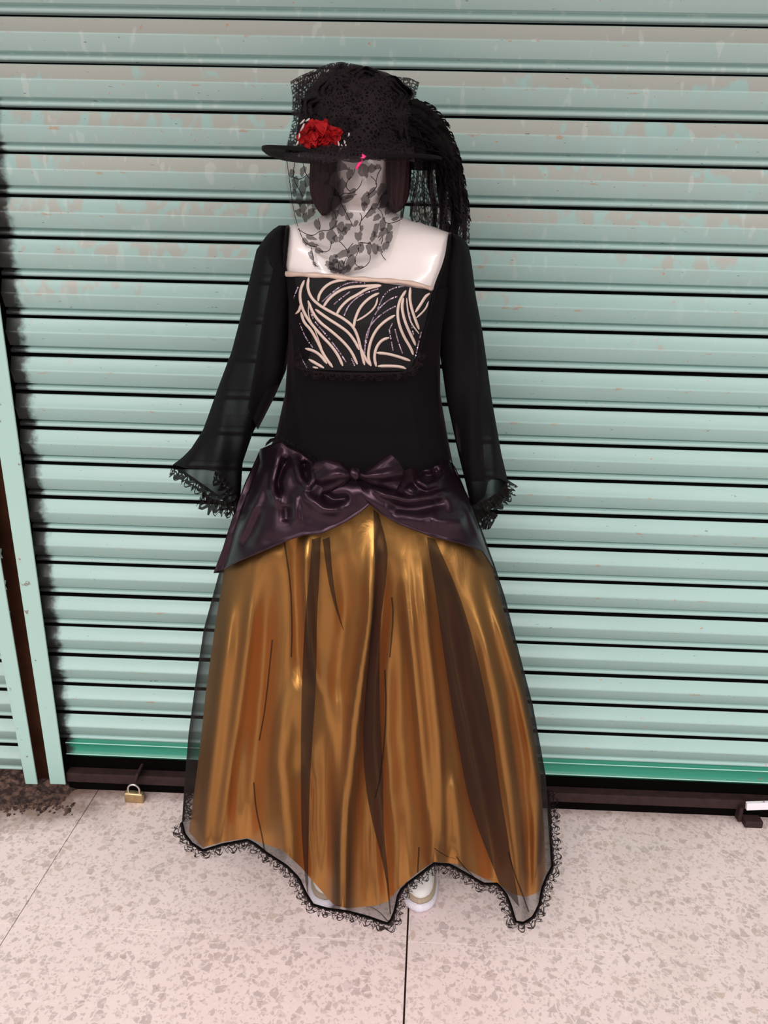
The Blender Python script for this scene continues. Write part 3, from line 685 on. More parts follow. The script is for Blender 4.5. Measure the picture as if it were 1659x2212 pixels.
SEQ = [[(500, 545), (560, 490), (640, 430), (720, 410), (790, 420)], [(575, 570), (620, 530), (700, 470)], [(650, 640), (680, 570), (760, 500), (880, 460)], [(880, 600), (920, 500), (980, 455), (1060, 440)],
       [(800, 830), (830, 700), (880, 600), (960, 530), (1020, 510)], [(790, 900), (800, 760), (860, 670), (940, 610), (1000, 580)], [(960, 740), (970, 800), (985, 880)], [(1000, 740), (1020, 820), (1050, 900)],
       [(420, 620), (440, 680), (520, 770), (600, 870), (660, 960)], [(345, 700), (380, 790), (430, 860)], [(700, 940), (720, 985)], [(330, 450), (300, 520), (305, 640), (330, 830), (350, 930), (390, 1000)], [(985, 690), (960, 740)], [(1095, 620), (1125, 770)], [(1180, 760), (1150, 880), (1135, 970)]]
for c in SEQ:
    L = Line(Z2(c), 2); n = int(L.len / 2.6); vs, fs = [], []
    for i in range(n):
        if random.random() < .12: continue
        p = L(i / max(1, n - 1)); ctr = P(p[0], p[1], torso_y(p[0], p[1], PANEL_OFF + .0016)); b = len(vs); tl = Vector((random.uniform(-.5, .5), -1, random.uniform(-.5, .5))).normalized(); q = tl.to_track_quat('Z', 'Y')
        for k in range(7): vs.append(ctr + np.array(q @ Vector((.0013 * math.cos(k * .8976), .0013 * math.sin(k * .8976), 0))))
        fs.append(tuple(range(b, b + 7)))
    mesh('sequin_line', vs, fs, M['sequin'], panel, smooth=False, kind='stuff')
# satin binding on the panel's top edge
L = Line(Z2([(232, 356), (330, 358), (430, 364), (560, 370), (680, 388), (800, 394), (930, 404), (1050, 410), (1160, 430), (1254, 458)]), 2); vs = []; n = 70
for i in range(n):
    p = L(i / (n - 1)); w = 5.4 + .9 * math.sin(i * .55)
    for k in range(7):
        th = math.pi * k / 6; vs.append(P(p[0] + .8 * math.sin(i * .9), p[1] - w * math.cos(th), torso_y(p[0], min(p[1], 627), PANEL_OFF + .002 + .005 * math.sin(th) + .0012 * math.sin(i * .7))))
mesh('satin_binding', vs, grid_faces(7, n), M['binding'], panel, label='pale beige satin binding')
ruffle('panel_lace', [(a, b, torso_y(a, b, .013)) for a, b in [tuple(Line([(652, 760), (655, 795), (690, 803), (790, 806), (860, 804), (893, 797), (905, 760)], 1)(t)) for t in np.linspace(0, 1, 60)]][::1], 15, panel, wave=17, amp=.004)

# sleeves ----------------------------------------------------------
def sl_disp(seed):
    def f(x, y, front):
        k = np.interp(y, [500, 700, 1000], [.2, .6, 1.0]); return k * (.007 * math.sin(x * .11 + y * .012 + seed) + .006 * nz(x * .03, y * .006, seed)) + .0015 * nz(x * .08, y * .08, seed)
    return f
SLL = [(486, 604), (492, 594), (500, 584), (515, 571), (540, 554), (600, 540), (680, 521), (760, 500), (840, 470), (900, 449), (930, 438), (970, 412), (990, 392), (1003, 374), (1100, 372)]
SLR = [(486, 618), (515, 630), (600, 636), (700, 632), (800, 618), (860, 592), (930, 548), (1000, 524), (1100, 518)]
HLF = [(370, 1000), (376, 1004), (400, 1011), (440, 1014), (470, 1020), (495, 1040), (519, 1088)]
HLB = [(370, 1001), (385, 1010), (410, 1026), (440, 1047), (470, 1068), (500, 1085), (519, 1090)]
s_yc = lambda y: float(np.interp(y, [486, 700, 1050], [-.29, -.30, -.32]))
s_d = lambda y: float(np.interp(y, [486, 500, 560, 700, 1050], [.035, .07, .088, .085, .08]))
slL, fhL, bhL = tube_cloth('sleeve', SLL, SLR, 487, lambda x: pl(HLF, x), lambda x: pl(HLB, x), s_yc, s_d, s_d, 44, 60, M['chiffon'], dress, sl_disp(1), ex=2.0, label='sheer black bell sleeve')
tube_cloth('sleeve_lining', [(570, 592), (650, 575), (760, 556), (900, 532), (1000, 522)], [(570, 634), (700, 632), (800, 618), (860, 592), (930, 556), (1000, 545)], 575, lambda x: 968.0 - max(0, 575 - x) * 2.2, lambda x: 968.0 - max(0, 575 - x) * 2.2, s_yc, lambda y: .06, lambda y: .06, 24, 20, M['velvet'], slL)
ruffle('cuff_lace', [(a, b, Y) for a, b, Y in bhL][::-1], 24, slL, m=M['lacecuff'], wave=14, amp=.01, seed=2, yoff=.004)
ruffle('cuff_lace', [(a, b, Y) for a, b, Y in fhL if a > 462], 26, slL, m=M['lacecuff'], wave=12, amp=.012, seed=4)
ruffle('cuff_lace', [(440, 1062, -.36), (460, 1078, -.37), (490, 1084, -.37), (517, 1080, -.35)], 32, slL, m=M['lacecuff'], wave=10, amp=.014, seed=6)
SRL = [(504, 974), (530, 967), (600, 950), (720, 944), (860, 964), (980, 990), (1060, 1010), (1140, 1026)]
SRR = [(504, 980), (510, 995), (516, 1003), (530, 1012), (560, 1018), (640, 1028), (720, 1043), (860, 1062), (980, 1083), (1030, 1095), (1080, 1099), (1140, 1100)]
HRF = [(1000, 1100), (1030, 1088), (1048, 1072), (1054, 1042), (1064, 1034), (1080, 1034), (1102, 1046)]
HRB = [(1000, 1130), (1030, 1122), (1055, 1100), (1075, 1078), (1102, 1048)]
slR, fhR, bhR = tube_cloth('sleeve', SRL, SRR, 505, lambda x: pl(HRF, x), lambda x: pl(HRB, x), s_yc, s_d, s_d, 40, 60, M['chiffon'], dress, sl_disp(4), ex=2.0, label='sheer black bell sleeve')
tube_cloth('sleeve_lining', [(570, 960), (600, 954), (720, 948), (860, 966), (980, 992), (1060, 1012)], [(570, 1006), (640, 1012), (720, 1022), (860, 1034), (980, 1045), (1060, 1050)], 575, lambda x: 1040.0, lambda x: 1040.0, s_yc, lambda y: .06, lambda y: .06, 24, 20, M['velvet'], slR)
ruffle('cuff_lace', [(a, b, Y) for a, b, Y in bhR][::-1], 22, slR, m=M['lacecuff'], wave=12, amp=.012, seed=12, yoff=.004)
ruffle('cuff_lace', [(1030, 1088, -.38), (1052, 1078, -.38), (1072, 1066, -.37), (1088, 1050, -.35), (1096, 1036, -.33)], 24, slR, m=M['lacecuff'], wave=11, amp=.012, seed=14)
ruffle('cuff_lace', [(1030, 1108, -.37), (1050, 1104, -.36), (1066, 1106, -.36), (1076, 1112, -.35)], 34, slR, m=M['lacecuff'], wave=12, amp=.012, seed=16)

# peplum -----------------------------------------------------------
LT = [(563, 970), (585, 961), (608, 953), (622, 966), (648, 976), (668, 992), (700, 1004), (740, 1012), (768, 1016)]
LB_ = [(461, 1238), (482, 1231), (517, 1212), (568, 1191), (618, 1169), (656, 1156), (694, 1153), (745, 1129), (780, 1106), (800, 1088)]
LL = [(563, 970), (546, 1008), (530, 1042), (502, 1118), (482, 1182), (461, 1238)]
LR = [(768, 1016), (775, 1045), (788, 1070), (800, 1088)]
RTp = [(768, 1016), (800, 1022), (850, 1024), (885, 1010), (905, 1018), (935, 1010), (955, 994), (969, 990)]
RB_ = [(800, 1090), (825, 1111), (865, 1134), (935, 1160), (998, 1175), (1042, 1191), (1065, 1226)]
RR = [(969, 990), (984, 1010), (1001, 1050), (1027, 1120), (1046, 1175), (1065, 1226)]
RL = [(768, 1016), (772, 1040), (782, 1068), (800, 1090)]
PF = [([(610, 962), (600, 985), (594, 1020), (588, 1060), (600, 1085), (612, 1095)], 9, .016), ([(632, 982), (612, 1010), (600, 1040), (607, 1075)], 8, -.016), ([(640, 978), (642, 1010), (648, 1035), (665, 1050), (678, 1035), (676, 1005), (662, 985)], 8, .018),
      ([(655, 995), (660, 1018)], 9, -.012), ([(645, 1045), (665, 1075), (700, 1100), (745, 1105)], 12, .014), ([(690, 1060), (720, 1080), (760, 1075)], 10, -.012), ([(575, 980), (560, 1060), (530, 1130), (500, 1190)], 14, .012),
      ([(565, 1090), (545, 1150), (520, 1190)], 12, -.010), ([(640, 1060), (640, 1110), (645, 1140)], 9, .010), ([(618, 1090), (622, 1130)], 10, -.010),
      ([(895, 1018), (905, 1040), (922, 1050), (945, 1042), (965, 1020), (962, 1000)], 8, .018), ([(905, 1025), (930, 1030), (950, 1012)], 9, -.014), ([(790, 1045), (830, 1068), (880, 1082), (930, 1075), (985, 1055)], 9, .016),
      ([(830, 1090), (900, 1100), (975, 1085)], 16, -.014), ([(880, 1050), (895, 1065)], 8, .01), ([(930, 1130), (980, 1125), (1010, 1120)], 14, .012), ([(1000, 1060), (1020, 1120), (1040, 1170)], 10, .010)]
def pep(cf, seed):
    def f(u, v):
        q = cf(u, v); x, y = q
        # blend so the outer flare stands free of the skirt
        Y = skirt_y(x, max(y, 1002)) - .030 - .020 * math.sin(math.pi * min(1, v * 1.05)) - wrinkle(x, y, PF) - .004 * nz(x * .03, y * .03, seed) - (.03 * v if y > 1100 else .03 * v)
        return P(x, y, Y)
    return f
for cf, sd in ((coons(LT, LB_, LL, LR), 2), (coons(RTp, RB_, RL, RR), 7)):
    sheet('peplum', pep(cf, sd), 70, 50, M['satin_dark'], dress, solid=.002, label='dark plum satin peplum panel')
bk = coons([(563, 970), (770, 985), (969, 990)], [(461, 1238), (600, 1230), (770, 1228), (930, 1226), (1065, 1226)], LL, RR)
sheet('peplum_back', lambda u, v: (lambda q: P(q[0], q[1], sk_yc(q[1]) + (sk_db(max(1000, q[1])) + .03) * max(0, 1 - abs(2 * u - 1) ** 2.3) ** (1 / 2.3)))(bk(u, v)), 30, 16, M['satin_dark'], dress)
ruffle('waist_ruffle', [(x, y, skirt_y(x, 1002) - .030) for x, y in [tuple(Line([(572, 965), (590, 952), (612, 948), (628, 962), (650, 970), (670, 990), (690, 1000)], 1)(t)) for t in np.linspace(0, 1, 40)]], 7, dress, M['velvet'], wave=11, amp=.004, direction=(0, -1))
# bow
bow = None
def lobe(cf, nm):
    def f(u, v):
        x, y = cf(u, v); bulge = math.sin(math.pi * v) ** .8 * math.sin(math.pi * min(1, .12 + u * .88))
        return P(x, y, skirt_y(x, 1020) - .062 - .022 * bulge - .004 * math.sin(v * 15) * u)
    return f
b1 = sheet('bow', lobe(coons([(771, 1018), (787, 1020), (819, 994), (844, 980)], [(771, 1030), (786, 1038), (819, 1054), (856, 1061)], [(771, 1018), (771, 1030)], [(844, 980), (863, 998), (872, 1013), (871, 1032), (856, 1061)]), 'r'), 30, 22, M['satin_dark'], dress, solid=.003, label='dark satin bow at the waist')
sheet('bow_loop', lobe(coons([(762, 1018), (748, 1012), (735, 996), (706, 991), (680, 1000)], [(762, 1030), (745, 1045), (720, 1062), (698, 1066)], [(762, 1018), (762, 1030)], [(680, 1000), (673, 1020), (680, 1045), (698, 1066)]), 'l'), 30, 22, M['satin_dark'], b1, solid=.003)
c = P(766, 1023, skirt_y(766, 1020) - .072); vs = []
for j in range(9):
    for i in range(14):
        th = 2 * math.pi * i / 14; ph = math.pi * (j + .5) / 9
        vs.append(c + np.array([.011 * math.sin(ph) * math.cos(th) * (1 + .1 * math.sin(3 * th)), .010 * math.sin(ph) * math.sin(th), .010 * math.cos(ph) + .002 * math.sin(2 * th)]))
mesh('bow_knot', vs, grid_faces(14, 9, True) + [tuple(range(14)), tuple(reversed(range(112, 126)))], M['satin_dark'], b1)

# ------------------------------------------------------------------ hat
hat = root('hat', tuple(P(780, 330, YC)), 'wide-brimmed black hat with lace veil, trailing black feathers and a red flower, on the mannequin', 'hat')
bc = P(786, 337, YC); bw = P(786, 337, YC)[0] - P(569, 330, YC)[0]; vs = []; nr, na = 10, 72
for j in range(nr):
    r = lerp(.30, 1, j / (nr - 1))
    for i in range(na):
        th = 2 * math.pi * i / na; x = bw * r * math.cos(th) * (1 if math.cos(th) < 0 else .80); yy = .175 * r * math.sin(th)
        z = .006 * (1 - r) - .010 * (r ** 2) * max(0, math.sin(th)) * 1.5 + .006 * r * math.cos(th) * -1 + .004 * math.sin(3 * th) * r * r
        vs.append((bc[0] + x, bc[1] - yy, bc[2] + z))
mesh('brim', vs, grid_faces(na, nr, True), M['hatcloth'], hat, solid=.005)
CR = [(148, 745, 795, .04), (154, 715, 830, .075), (168, 690, 858, .10), (200, 660, 885, .118), (250, 645, 897, .122), (300, 640, 898, .124), (342, 640, 895, .124)]
CRc = list(zip(*CR)); vs = []; ny, na = 22, 60
def crow(y): return [float(np.interp(y, CRc[0], CRc[i])) for i in (1, 2, 3)]
for j in range(ny):
    y = lerp(148, 342, (j / (ny - 1)) ** 1.3); l, r, d = crow(y)
    for i in range(na):
        th = 2 * math.pi * i / na; x = (l + r) / 2 + (r - l) / 2 * math.cos(th); k = .006 * nz(x * .03, y * .03, 2 + math.sin(th))
        vs.append(P(x, y, YC - (d + k) * math.sin(th)))
mesh('crown', vs, [tuple(reversed(f)) for f in grid_faces(na, ny, True)] + [tuple(range(na))], M['hatcloth'], hat)
def crown_y(x, y, off=0):
    l, r, d = crow(min(max(y, 150), 342)); u = min(1, abs((x - (l + r) / 2) / ((r - l) / 2))); return YC - d * math.sqrt(1 - u * u) - off
# crumpled fabric rosettes and loops piled on the crown
def rosette(cx, cy, rad, turns=3.2, seed=0, m='hatcloth', wid=.028):
    vs = []; n = 90
    for i in range(n):
        t = i / (n - 1); a = t * turns * 2 * math.pi + seed; r = rad * (.15 + .85 * t) * (1 + .12 * math.sin(5 * a + seed))
        x, y = cx + r * math.cos(a), cy + r * .8 * math.sin(a)
        for k in range(5):
            q = k / 4; fl = .006 * math.sin(a * 4 + q * 3 + seed)
            xx, yy = x + q * 9 * math.cos(a), y + q * 9 * math.sin(a)
            vs.append(P(xx, yy, crown_y(x, y) - wid * q - fl + .012 * t))
    return mesh('fabric_rosette', vs, grid_faces(5, n), M[m], hat, solid=.0015)
for a in ((785, 262, 46, 3.0, .3), (838, 205, 42, 2.8, 2.0), (742, 200, 44, 3.0, 4.1), (848, 292, 40, 2.6, 5.0), (690, 235, 34, 2.4, 1.2), (790, 170, 30, 2.2, 3.0)): rosette(*a)
sheet('hat_band', lambda u, v: (lambda x, y: P(x, y, crown_y(x, y, .004 + .010 * math.sin(math.pi * v))))(lerp(642, 893, (1 - math.cos(math.pi * u)) / 2), lerp(300, 338, v) + 6 * math.sin(3 * u)), 40, 8, M['satin_dark'], hat)

# veil: net with a flower lace pattern, over the brim and down to the chest
VL = [(140, 740), (150, 690), (175, 628), (231, 632), (285, 625), (330, 615), (390, 617), (420, 622), (470, 632), (520, 648), (560, 672), (582, 695), (592, 720)]
VR = [(140, 760), (150, 830), (200, 872), (250, 882), (330, 880), (400, 874), (465, 868), (510, 858), (555, 842), (578, 815), (592, 765)]
def veil_y(px, py):
    l, r = pl(VL, py), pl(VR, py); s = (px - (l + r) / 2) / max(8, (r - l) / 2); s = max(-1, min(1, s))
    top = crown_y(px, py, .022 + .012 * max(0, nz(px * .03, py * .03, 8)))
    brim = YC - .182 + .055 * s * s
    low = lerp(YC - .184, YC - .130, min(1, max(0, (py - 345) / 245.0))) + .075 * abs(s) ** 2.5
    low = min(low, torso_y(px, py, .012)) if py > 440 else low
    if py < 300: Y = top
    elif py < 336: t = (py - 300) / 36; t = t * t * (3 - 2 * t); Y = lerp(top, brim, t)
    elif py < 352: Y = lerp(brim, low, (py - 336) / 16)
    else: Y = low
    return Y - .0035 * math.sin(px * .09 + 2 * nz(px * .01, py * .01)) * (1 if py > 345 else .3)
def veil_f(u, v):
    y = lerp(143, 591, v); x = lerp(pl(VL, y), pl(VR, y), u); return P(x, y, veil_y(x, y))
veil = sheet('veil', veil_f, 70, 110, M['veil'], hat, label='black flower lace veil')
zc = lambda a, b: (600 + a / 5.53, 330 + b / 5.53)
LEAVES = [  # centre (zoomed crop), length, width, angle: sprigs seen on the photo
 (680, 740, 130, 70, 95), (660, 850, 130, 75, 110), (770, 690, 130, 95, 80), (850, 760, 90, 70, 120), (830, 900, 130, 70, 120), (760, 900, 150, 110, 60), (470, 860, 110, 60, 80), (520, 1000, 110, 60, 100), (640, 1000, 150, 105, 80), (690, 1030, 90, 60, 60), (750, 1020, 90, 50, 110),
 (960, 1000, 110, 75, 90), (1000, 900, 70, 40, 100), (1170, 920, 150, 60, 105), (1140, 1010, 120, 60, 115), (1250, 860, 150, 80, 95), (1330, 900, 120, 60, 110), (1330, 1010, 150, 70, 110), (1250, 960, 130, 70, 130), (990, 1150, 110, 60, 100), (1090, 1140, 140, 60, 90), (1160, 1150, 130, 75, 85), (1220, 1150, 90, 50, 60), (1290, 1110, 120, 70, 120),
 (890, 1180, 170, 80, 130), (770, 1210, 160, 80, 150), (660, 1280, 150, 90, 120), (630, 1350, 130, 70, 40), (720, 1350, 190, 130, 10), (870, 1310, 200, 85, 115), (800, 1400, 170, 70, 150), (960, 1380, 110, 40, 160), (700, 1410, 150, 50, 10),
 (490, 1170, 100, 60, 20), (420, 1100, 120, 50, 10), (400, 1010, 120, 50, 20), (400, 1230, 110, 50, 70), (330, 1060, 110, 60, 60), (440, 1330, 70, 40, 60),
 (1050, 560, 170, 90, 100), (1030, 650, 120, 60, 95), (1120, 480, 130, 70, 125), (1230, 440, 150, 75, 120), (1270, 580, 170, 70, 125), (1250, 630, 110, 60, 150), (1110, 710, 150, 75, 130), (1320, 690, 110, 60, 120), (1180, 780, 110, 60, 140), (1150, 640, 80, 50, 130),
 (860, 510, 160, 60, 160), (830, 560, 130, 60, 150), (900, 450, 90, 40, 170), (700, 610, 130, 70, 120), (690, 560, 90, 70, 90), (1030, 220, 150, 110, 80), (1120, 190, 120, 70, 130), (1190, 170, 80, 50, 150), (770, 160, 150, 90, 20), (860, 250, 130, 70, 100), (760, 400, 190, 90, 95), (680, 330, 200, 110, 90), (600, 470, 160, 90, 80), (540, 300, 170, 110, 100),
 (300, 420, 190, 80, 90), (210, 360, 150, 70, 90), (370, 330, 150, 90, 100), (260, 560, 150, 70, 80), (370, 560, 170, 80, 95), (300, 660, 150, 80, 85), (250, 720, 100, 60, 60), (400, 720, 130, 70, 110), (330, 770, 110, 60, 90), (440, 640, 130, 70, 100), (170, 250, 120, 60, 90), (300, 220, 120, 60, 110), (480, 420, 170, 80, 90), (560, 640, 150, 80, 90), (200, 480, 90, 50, 80),
 (1400, 790, 100, 40, 160), (1480, 740, 70, 40, 90), (990, 1090, 60, 40, 0), (930, 850, 90, 40, 120)]
vs, fs = [], []; rnd = random.Random(3)
for a, b, l, w, ang in LEAVES:
    c0 = zc(a, b); th = math.radians(ang); n = 16; base = len(vs)
    c3 = P(c0[0], c0[1], veil_y(*c0) - .0016); vs.append(c3)
    for k in range(n):
        t = 2 * math.pi * k / n; rr = 1 + rnd.uniform(-.26, .24)
        ex, ey = math.cos(t) * l * .54 * rr / 5.53, math.sin(t) * w * .58 * rr * (1 - .25 * math.cos(t)) / 5.53
        x, y = c0[0] + ex * math.cos(th) - ey * math.sin(th), c0[1] + ex * math.sin(th) + ey * math.cos(th)
        vs.append(P(x, y, veil_y(x, y) - .0016))
    for k in range(n): fs.append((base, base + 1 + k, base + 1 + (k + 1) % n))
mesh('lace_flowers', vs, fs, M['motif'], veil, kind='stuff', label='dark woven leaves and roses')
VINES = [[(1010, 320), (990, 390), (930, 460), (860, 490), (790, 480), (740, 520), (760, 620), (820, 720), (860, 800), (900, 880)], [(1110, 280), (1170, 330), (1190, 400), (1130, 470), (1060, 520)], [(1180, 650), (1240, 700), (1260, 790), (1300, 850), (1400, 830), (1490, 790), (1460, 640)], [(640, 680), (690, 720), (700, 850), (630, 930), (500, 930), (440, 990), (350, 980), (240, 910)],
         [(970, 870), (990, 820), (1040, 760), (1120, 660)], [(980, 1070), (1050, 1080), (1110, 1080)], [(740, 1060), (800, 1120), (840, 1190)], [(640, 1060), (630, 1160), (560, 1190), (490, 1170)], [(900, 1080), (840, 1150)], [(1100, 1190), (1110, 1280), (1060, 1350), (980, 1390)], [(1230, 1190), (1260, 1250), (1290, 1280)], [(960, 1100), (970, 1180), (930, 1230), (920, 1330), (980, 1370)],
         [(400, 1130), (420, 1230), (430, 1330), (480, 1360)], [(250, 900), (290, 1020), (350, 1100), (470, 1130)], [(1240, 180), (1190, 260), (1170, 380)], [(920, 190), (900, 280), (830, 330), (810, 410), (870, 470)], [(680, 350), (660, 520), (640, 660)], [(720, 340), (700, 500), (740, 540)], [(110, 100), (150, 400), (190, 700), (240, 880)], [(200, 120), (180, 300), (240, 420), (300, 520)], [(300, 110), (330, 260), (430, 350)], [(480, 780), (510, 860), (500, 920)],
         [(1500, 750), (1480, 800)], [(170, 280), (260, 330), (350, 260)], [(200, 600), (320, 610), (420, 560)], [(980, 720), (1010, 760), (980, 860), (990, 920)], [(1190, 640), (1230, 520), (1290, 440)], [(730, 1300), (770, 1390), (800, 1290)], [(760, 1280), (785, 1340), (820, 1260)], [(680, 1330), (720, 1280), (730, 1390)], [(720, 900), (770, 960), (790, 890)], [(1210, 1050), (1260, 980), (1240, 1090)]]
paths = []
for q in VINES:
    L = Line([zc(*p) for p in q], 2); n = max(8, int(L.len / 3)); pts = [L(i / (n - 1)) for i in range(n)]
    paths.append(([P(p[0], p[1], veil_y(p[0], p[1]) - .0018) for p in pts], .0006))
tubes('lace_vines', paths, M['vine'], veil, n=4, kind='stuff')
# the lace piled and standing up on top of the crown
stand = coons([(627, 176), (650, 163), (682, 149), (712, 137), (737, 133), (800, 145), (850, 165), (885, 168), (906, 178)], [(630, 250), (700, 262), (800, 250), (895, 235)], [(627, 176), (632, 210), (630, 250)], [(906, 178), (900, 200), (895, 235)])
sheet('lace_top', lambda u, v: (lambda q: P(q[0], q[1], YC - .095 * math.sin(math.pi * u) * (.6 + .5 * v) - .01 * math.sin(u * 23 + v * 5)))(stand(u, v)), 60, 24, M['lace'], hat, label='lace standing up over the crown')
stand2 = coons([(640, 172), (690, 150), (740, 136), (800, 148), (860, 172)], [(613, 344), (640, 352), (670, 346), (700, 354), (735, 347), (765, 352), (800, 345), (840, 350), (870, 346), (896, 350)], [(640, 172), (637, 240), (613, 344)], [(860, 172), (890, 240), (896, 350)])
sheet('lace_drape', lambda u, v: (lambda q: P(q[0], q[1], veil_y(q[0], min(q[1], 338)) - .006 - .005 * math.sin(u * 17 + 4 * v)))(stand2(u, v)), 60, 40, M['lace'], hat)
# trailing lace at the side, in hanging folds
tr = coons([(868, 215), (900, 215), (935, 232), (960, 262), (985, 312)], [(886, 468), (912, 500), (948, 505), (985, 515), (1014, 522)], [(868, 215), (890, 300), (878, 345), (884, 400), (886, 468)], [(985, 312), (1003, 385), (1016, 455), (1014, 522)])
tlace = sheet('trailing_lace', lambda u, v: (lambda q: P(q[0], q[1] + 5 * math.sin(u * 40) * v, YC - .035 + .05 * u + .012 * math.sin(u * 26 + 2 * v)))(tr(u, v)), 80, 50, M['lace'], hat, label='black lace trailing behind the shoulder')
# hanging strips of lace, thick ones with gaps between
STR = [([(872, 340), (876, 400), (872, 445), (868, 470)], 8), ([(905, 345), (902, 390), (893, 430), (886, 468)], 7), ([(916, 350), (914, 420), (920, 470)], 6), ([(930, 345), (928, 400), (940, 450), (938, 500)], 13), ([(950, 330), (952, 400), (960, 460), (955, 500)], 22), ([(972, 330), (975, 400), (985, 460), (980, 515)], 24), ([(992, 360), (998, 420), (1004, 470), (1003, 520)], 14), ([(862, 345), (866, 380), (874, 440), (870, 465)], 4), ([(960, 480), (975, 510)], 20)]
for c, w in STR:
    L = Line(c, 2)
    def f(u, v, L=L, w=w):
        p = L(v); ww = w * (1 - .35 * v * v) * (1 + .2 * nz(v * 6, w)); x = p[0] + (u - .5) * ww; return P(x, p[1], YC + .0 + .05 * (p[0] - 870) / 140 - .012 * math.sin(math.pi * u))
    sheet('lace_strip', f, 6, 20, M['tullefold'] if w < 9 else M['hatcloth'], tlace)
# feathers sweeping over to the side
def feather(path, length, seed, nb=150):
    L = Line(path, 2); rn = random.Random(seed); vs, fs = [], []; n = 30
    ctr = [P(*L(i / (n - 1))) for i in range(n)]
    side = np.array([0, 1.0, 0])
    for k in range(nb):
        t = rn.uniform(.06, 1); q = L(t); q2 = L(min(1, t + .03)); q1 = L(max(0, t - .03)); d = (q2 - q1)[:2]; d /= np.hypot(*d) + 1e-9
        s = rn.choice((-1, 1)); ln_ = length * (1 - .5 * t) * rn.uniform(.6, 1.1)
        nr = np.array([-d[1], d[0]]) * s; e = q[:2] + (d * .85 + nr * .55) * ln_ + np.array([0, .22 * ln_]); m_ = q[:2] + (d * .45 + nr * .38) * ln_
        Y = q[2] + rn.uniform(-.016, .016); w = .0011
        A, B, C_ = P(q[0], q[1], q[2]), P(m_[0], m_[1], (q[2] + Y) / 2), P(e[0], e[1], Y); o3 = np.array([w * rn.uniform(.6, 1.2), 0, w]); b = len(vs)
        vs += [A - o3, A + o3, B + o3, B - o3, C_]; fs += [(b, b + 1, b + 2, b + 3), (b + 3, b + 2, b + 4)]
    fe = tubes('feather', [(ctr, [lerp(.0028, .0007, i / (n - 1)) for i in range(n)])], M['feather'], hat, n=5)
    mesh('barbs', vs, fs, M['feather'], fe, smooth=False, kind='stuff')
FE = [([(850, 235, -.36), (900, 232, -.35), (945, 262, -.33), (975, 320, -.31), (992, 390, -.30), (1002, 455, -.29)], 30), ([(855, 250, -.37), (905, 255, -.36), (950, 300, -.33), (975, 370, -.31), (985, 440, -.30), (990, 490, -.29)], 34),
      ([(850, 270, -.38), (900, 280, -.37), (935, 320, -.34), (960, 380, -.32), (968, 450, -.31)], 32), ([(860, 225, -.34), (910, 225, -.32), (955, 255, -.30), (985, 330, -.28), (1002, 410, -.27), (1010, 470, -.27)], 26), ([(840, 290, -.40), (890, 300, -.38), (930, 315, -.35), (965, 350, -.33), (990, 420, -.31)], 30),
      ([(840, 255, -.40), (880, 262, -.38), (920, 285, -.36), (955, 330, -.34), (975, 400, -.32), (985, 470, -.31)], 34), ([(820, 305, -.42), (870, 318, -.40), (910, 325, -.38), (950, 335, -.35), (980, 370, -.33)], 26), ([(845, 240, -.32), (890, 245, -.28), (940, 285, -.26), (970, 350, -.25), (990, 440, -.25), (1000, 500, -.25)], 30)]
for i, (p, l) in enumerate(FE): feather(p, l, 20 + i)
# under-brim fabric behind the feathers
dr = coons([(850, 225), (900, 212), (945, 245), (975, 300), (992, 345)], [(850, 345), (900, 348), (930, 345), (960, 350), (985, 372)], [(850, 225), (850, 345)], [(992, 345), (985, 372)])
sheet('feather_bed', lambda u, v: (lambda q: P(q[0], q[1], YC - .06 + .07 * u - .02 * math.sin(math.pi * v) + .008 * nz(q[0] * .05, q[1] * .05)))(dr(u, v)), 30, 20, M['hatcloth'], hat)
# red flower with its petals, pale stamens beside it
fc = P(692, 291, crown_y(690, 290, .048)); rn = random.Random(5)
vs, fs = [], []
for j in range(7):
    for i in range(12):
        th = 2 * math.pi * i / 12; ph = math.pi * (j + .5) / 7; vs.append(fc + np.array([.024 * math.sin(ph) * math.cos(th), .012 * math.sin(ph) * math.sin(th) + .004, .018 * math.cos(ph)]))
flower = mesh('flower', vs, grid_faces(12, 7, True) + [tuple(range(12)), tuple(reversed(range(72, 84)))], M['red'], hat, label='red carnation')
for k in range(58):
    r = math.sqrt(rn.random()); a = rn.uniform(0, 2 * math.pi); x, y = 691 + 40 * r * math.cos(a), 289 + 27 * r * math.sin(a) + 3; sz = rn.uniform(.0055, .0095)
    c = P(x, y, crown_y(690, 290, .060) + .012 * r * r + rn.uniform(-.004, .004)); tilt = Vector((math.cos(a) * r * .9 + rn.uniform(-.6, .6), -1, -math.sin(a) * r * .9 + rn.uniform(-.6, .6))).normalized().to_track_quat('Z', 'Y')
    vs = []; n = 9; tw = rn.uniform(0, 6)
    for ring_ in (0, 1, 2):
        for i in range(n):
            t = 2 * math.pi * i / n; rr = sz * ring_ / 2 * (1 + .25 * math.sin(3 * t + tw)); vs.append(c + np.array(tilt @ Vector((rr * math.cos(t), rr * math.sin(t), sz * (.45 * (ring_ / 2) ** 2 + .16 * (ring_ / 2) * math.sin(4 * t + tw))))))
    mesh('petal', vs, grid_faces(n, 3, True), M['red'], flower)
st = []
for x, y, dx, dy in ((649, 283, 8, -16), (645, 300, 2, -12), (640, 314, 4, -9), (648, 268, 10, -10), (730, 305, 2, 12), (737, 312, 3, 9), (743, 303, 2, 8), (735, 318, -1, 8), (745, 320, 2, -8), (752, 295, 2, -8), (660, 262, 9, -6)):
    Yq = crown_y(690, 290, .058); st.append(([P(x, y, Yq), P(x + dx * .5 + 1, y + dy * .5, Yq - .002), P(x + dx, y + dy, Yq - .003)], [.0008, .0016, .0010]))
for q_ in st: tubes('stamen', [q_], M['bead'], flower, n=6)
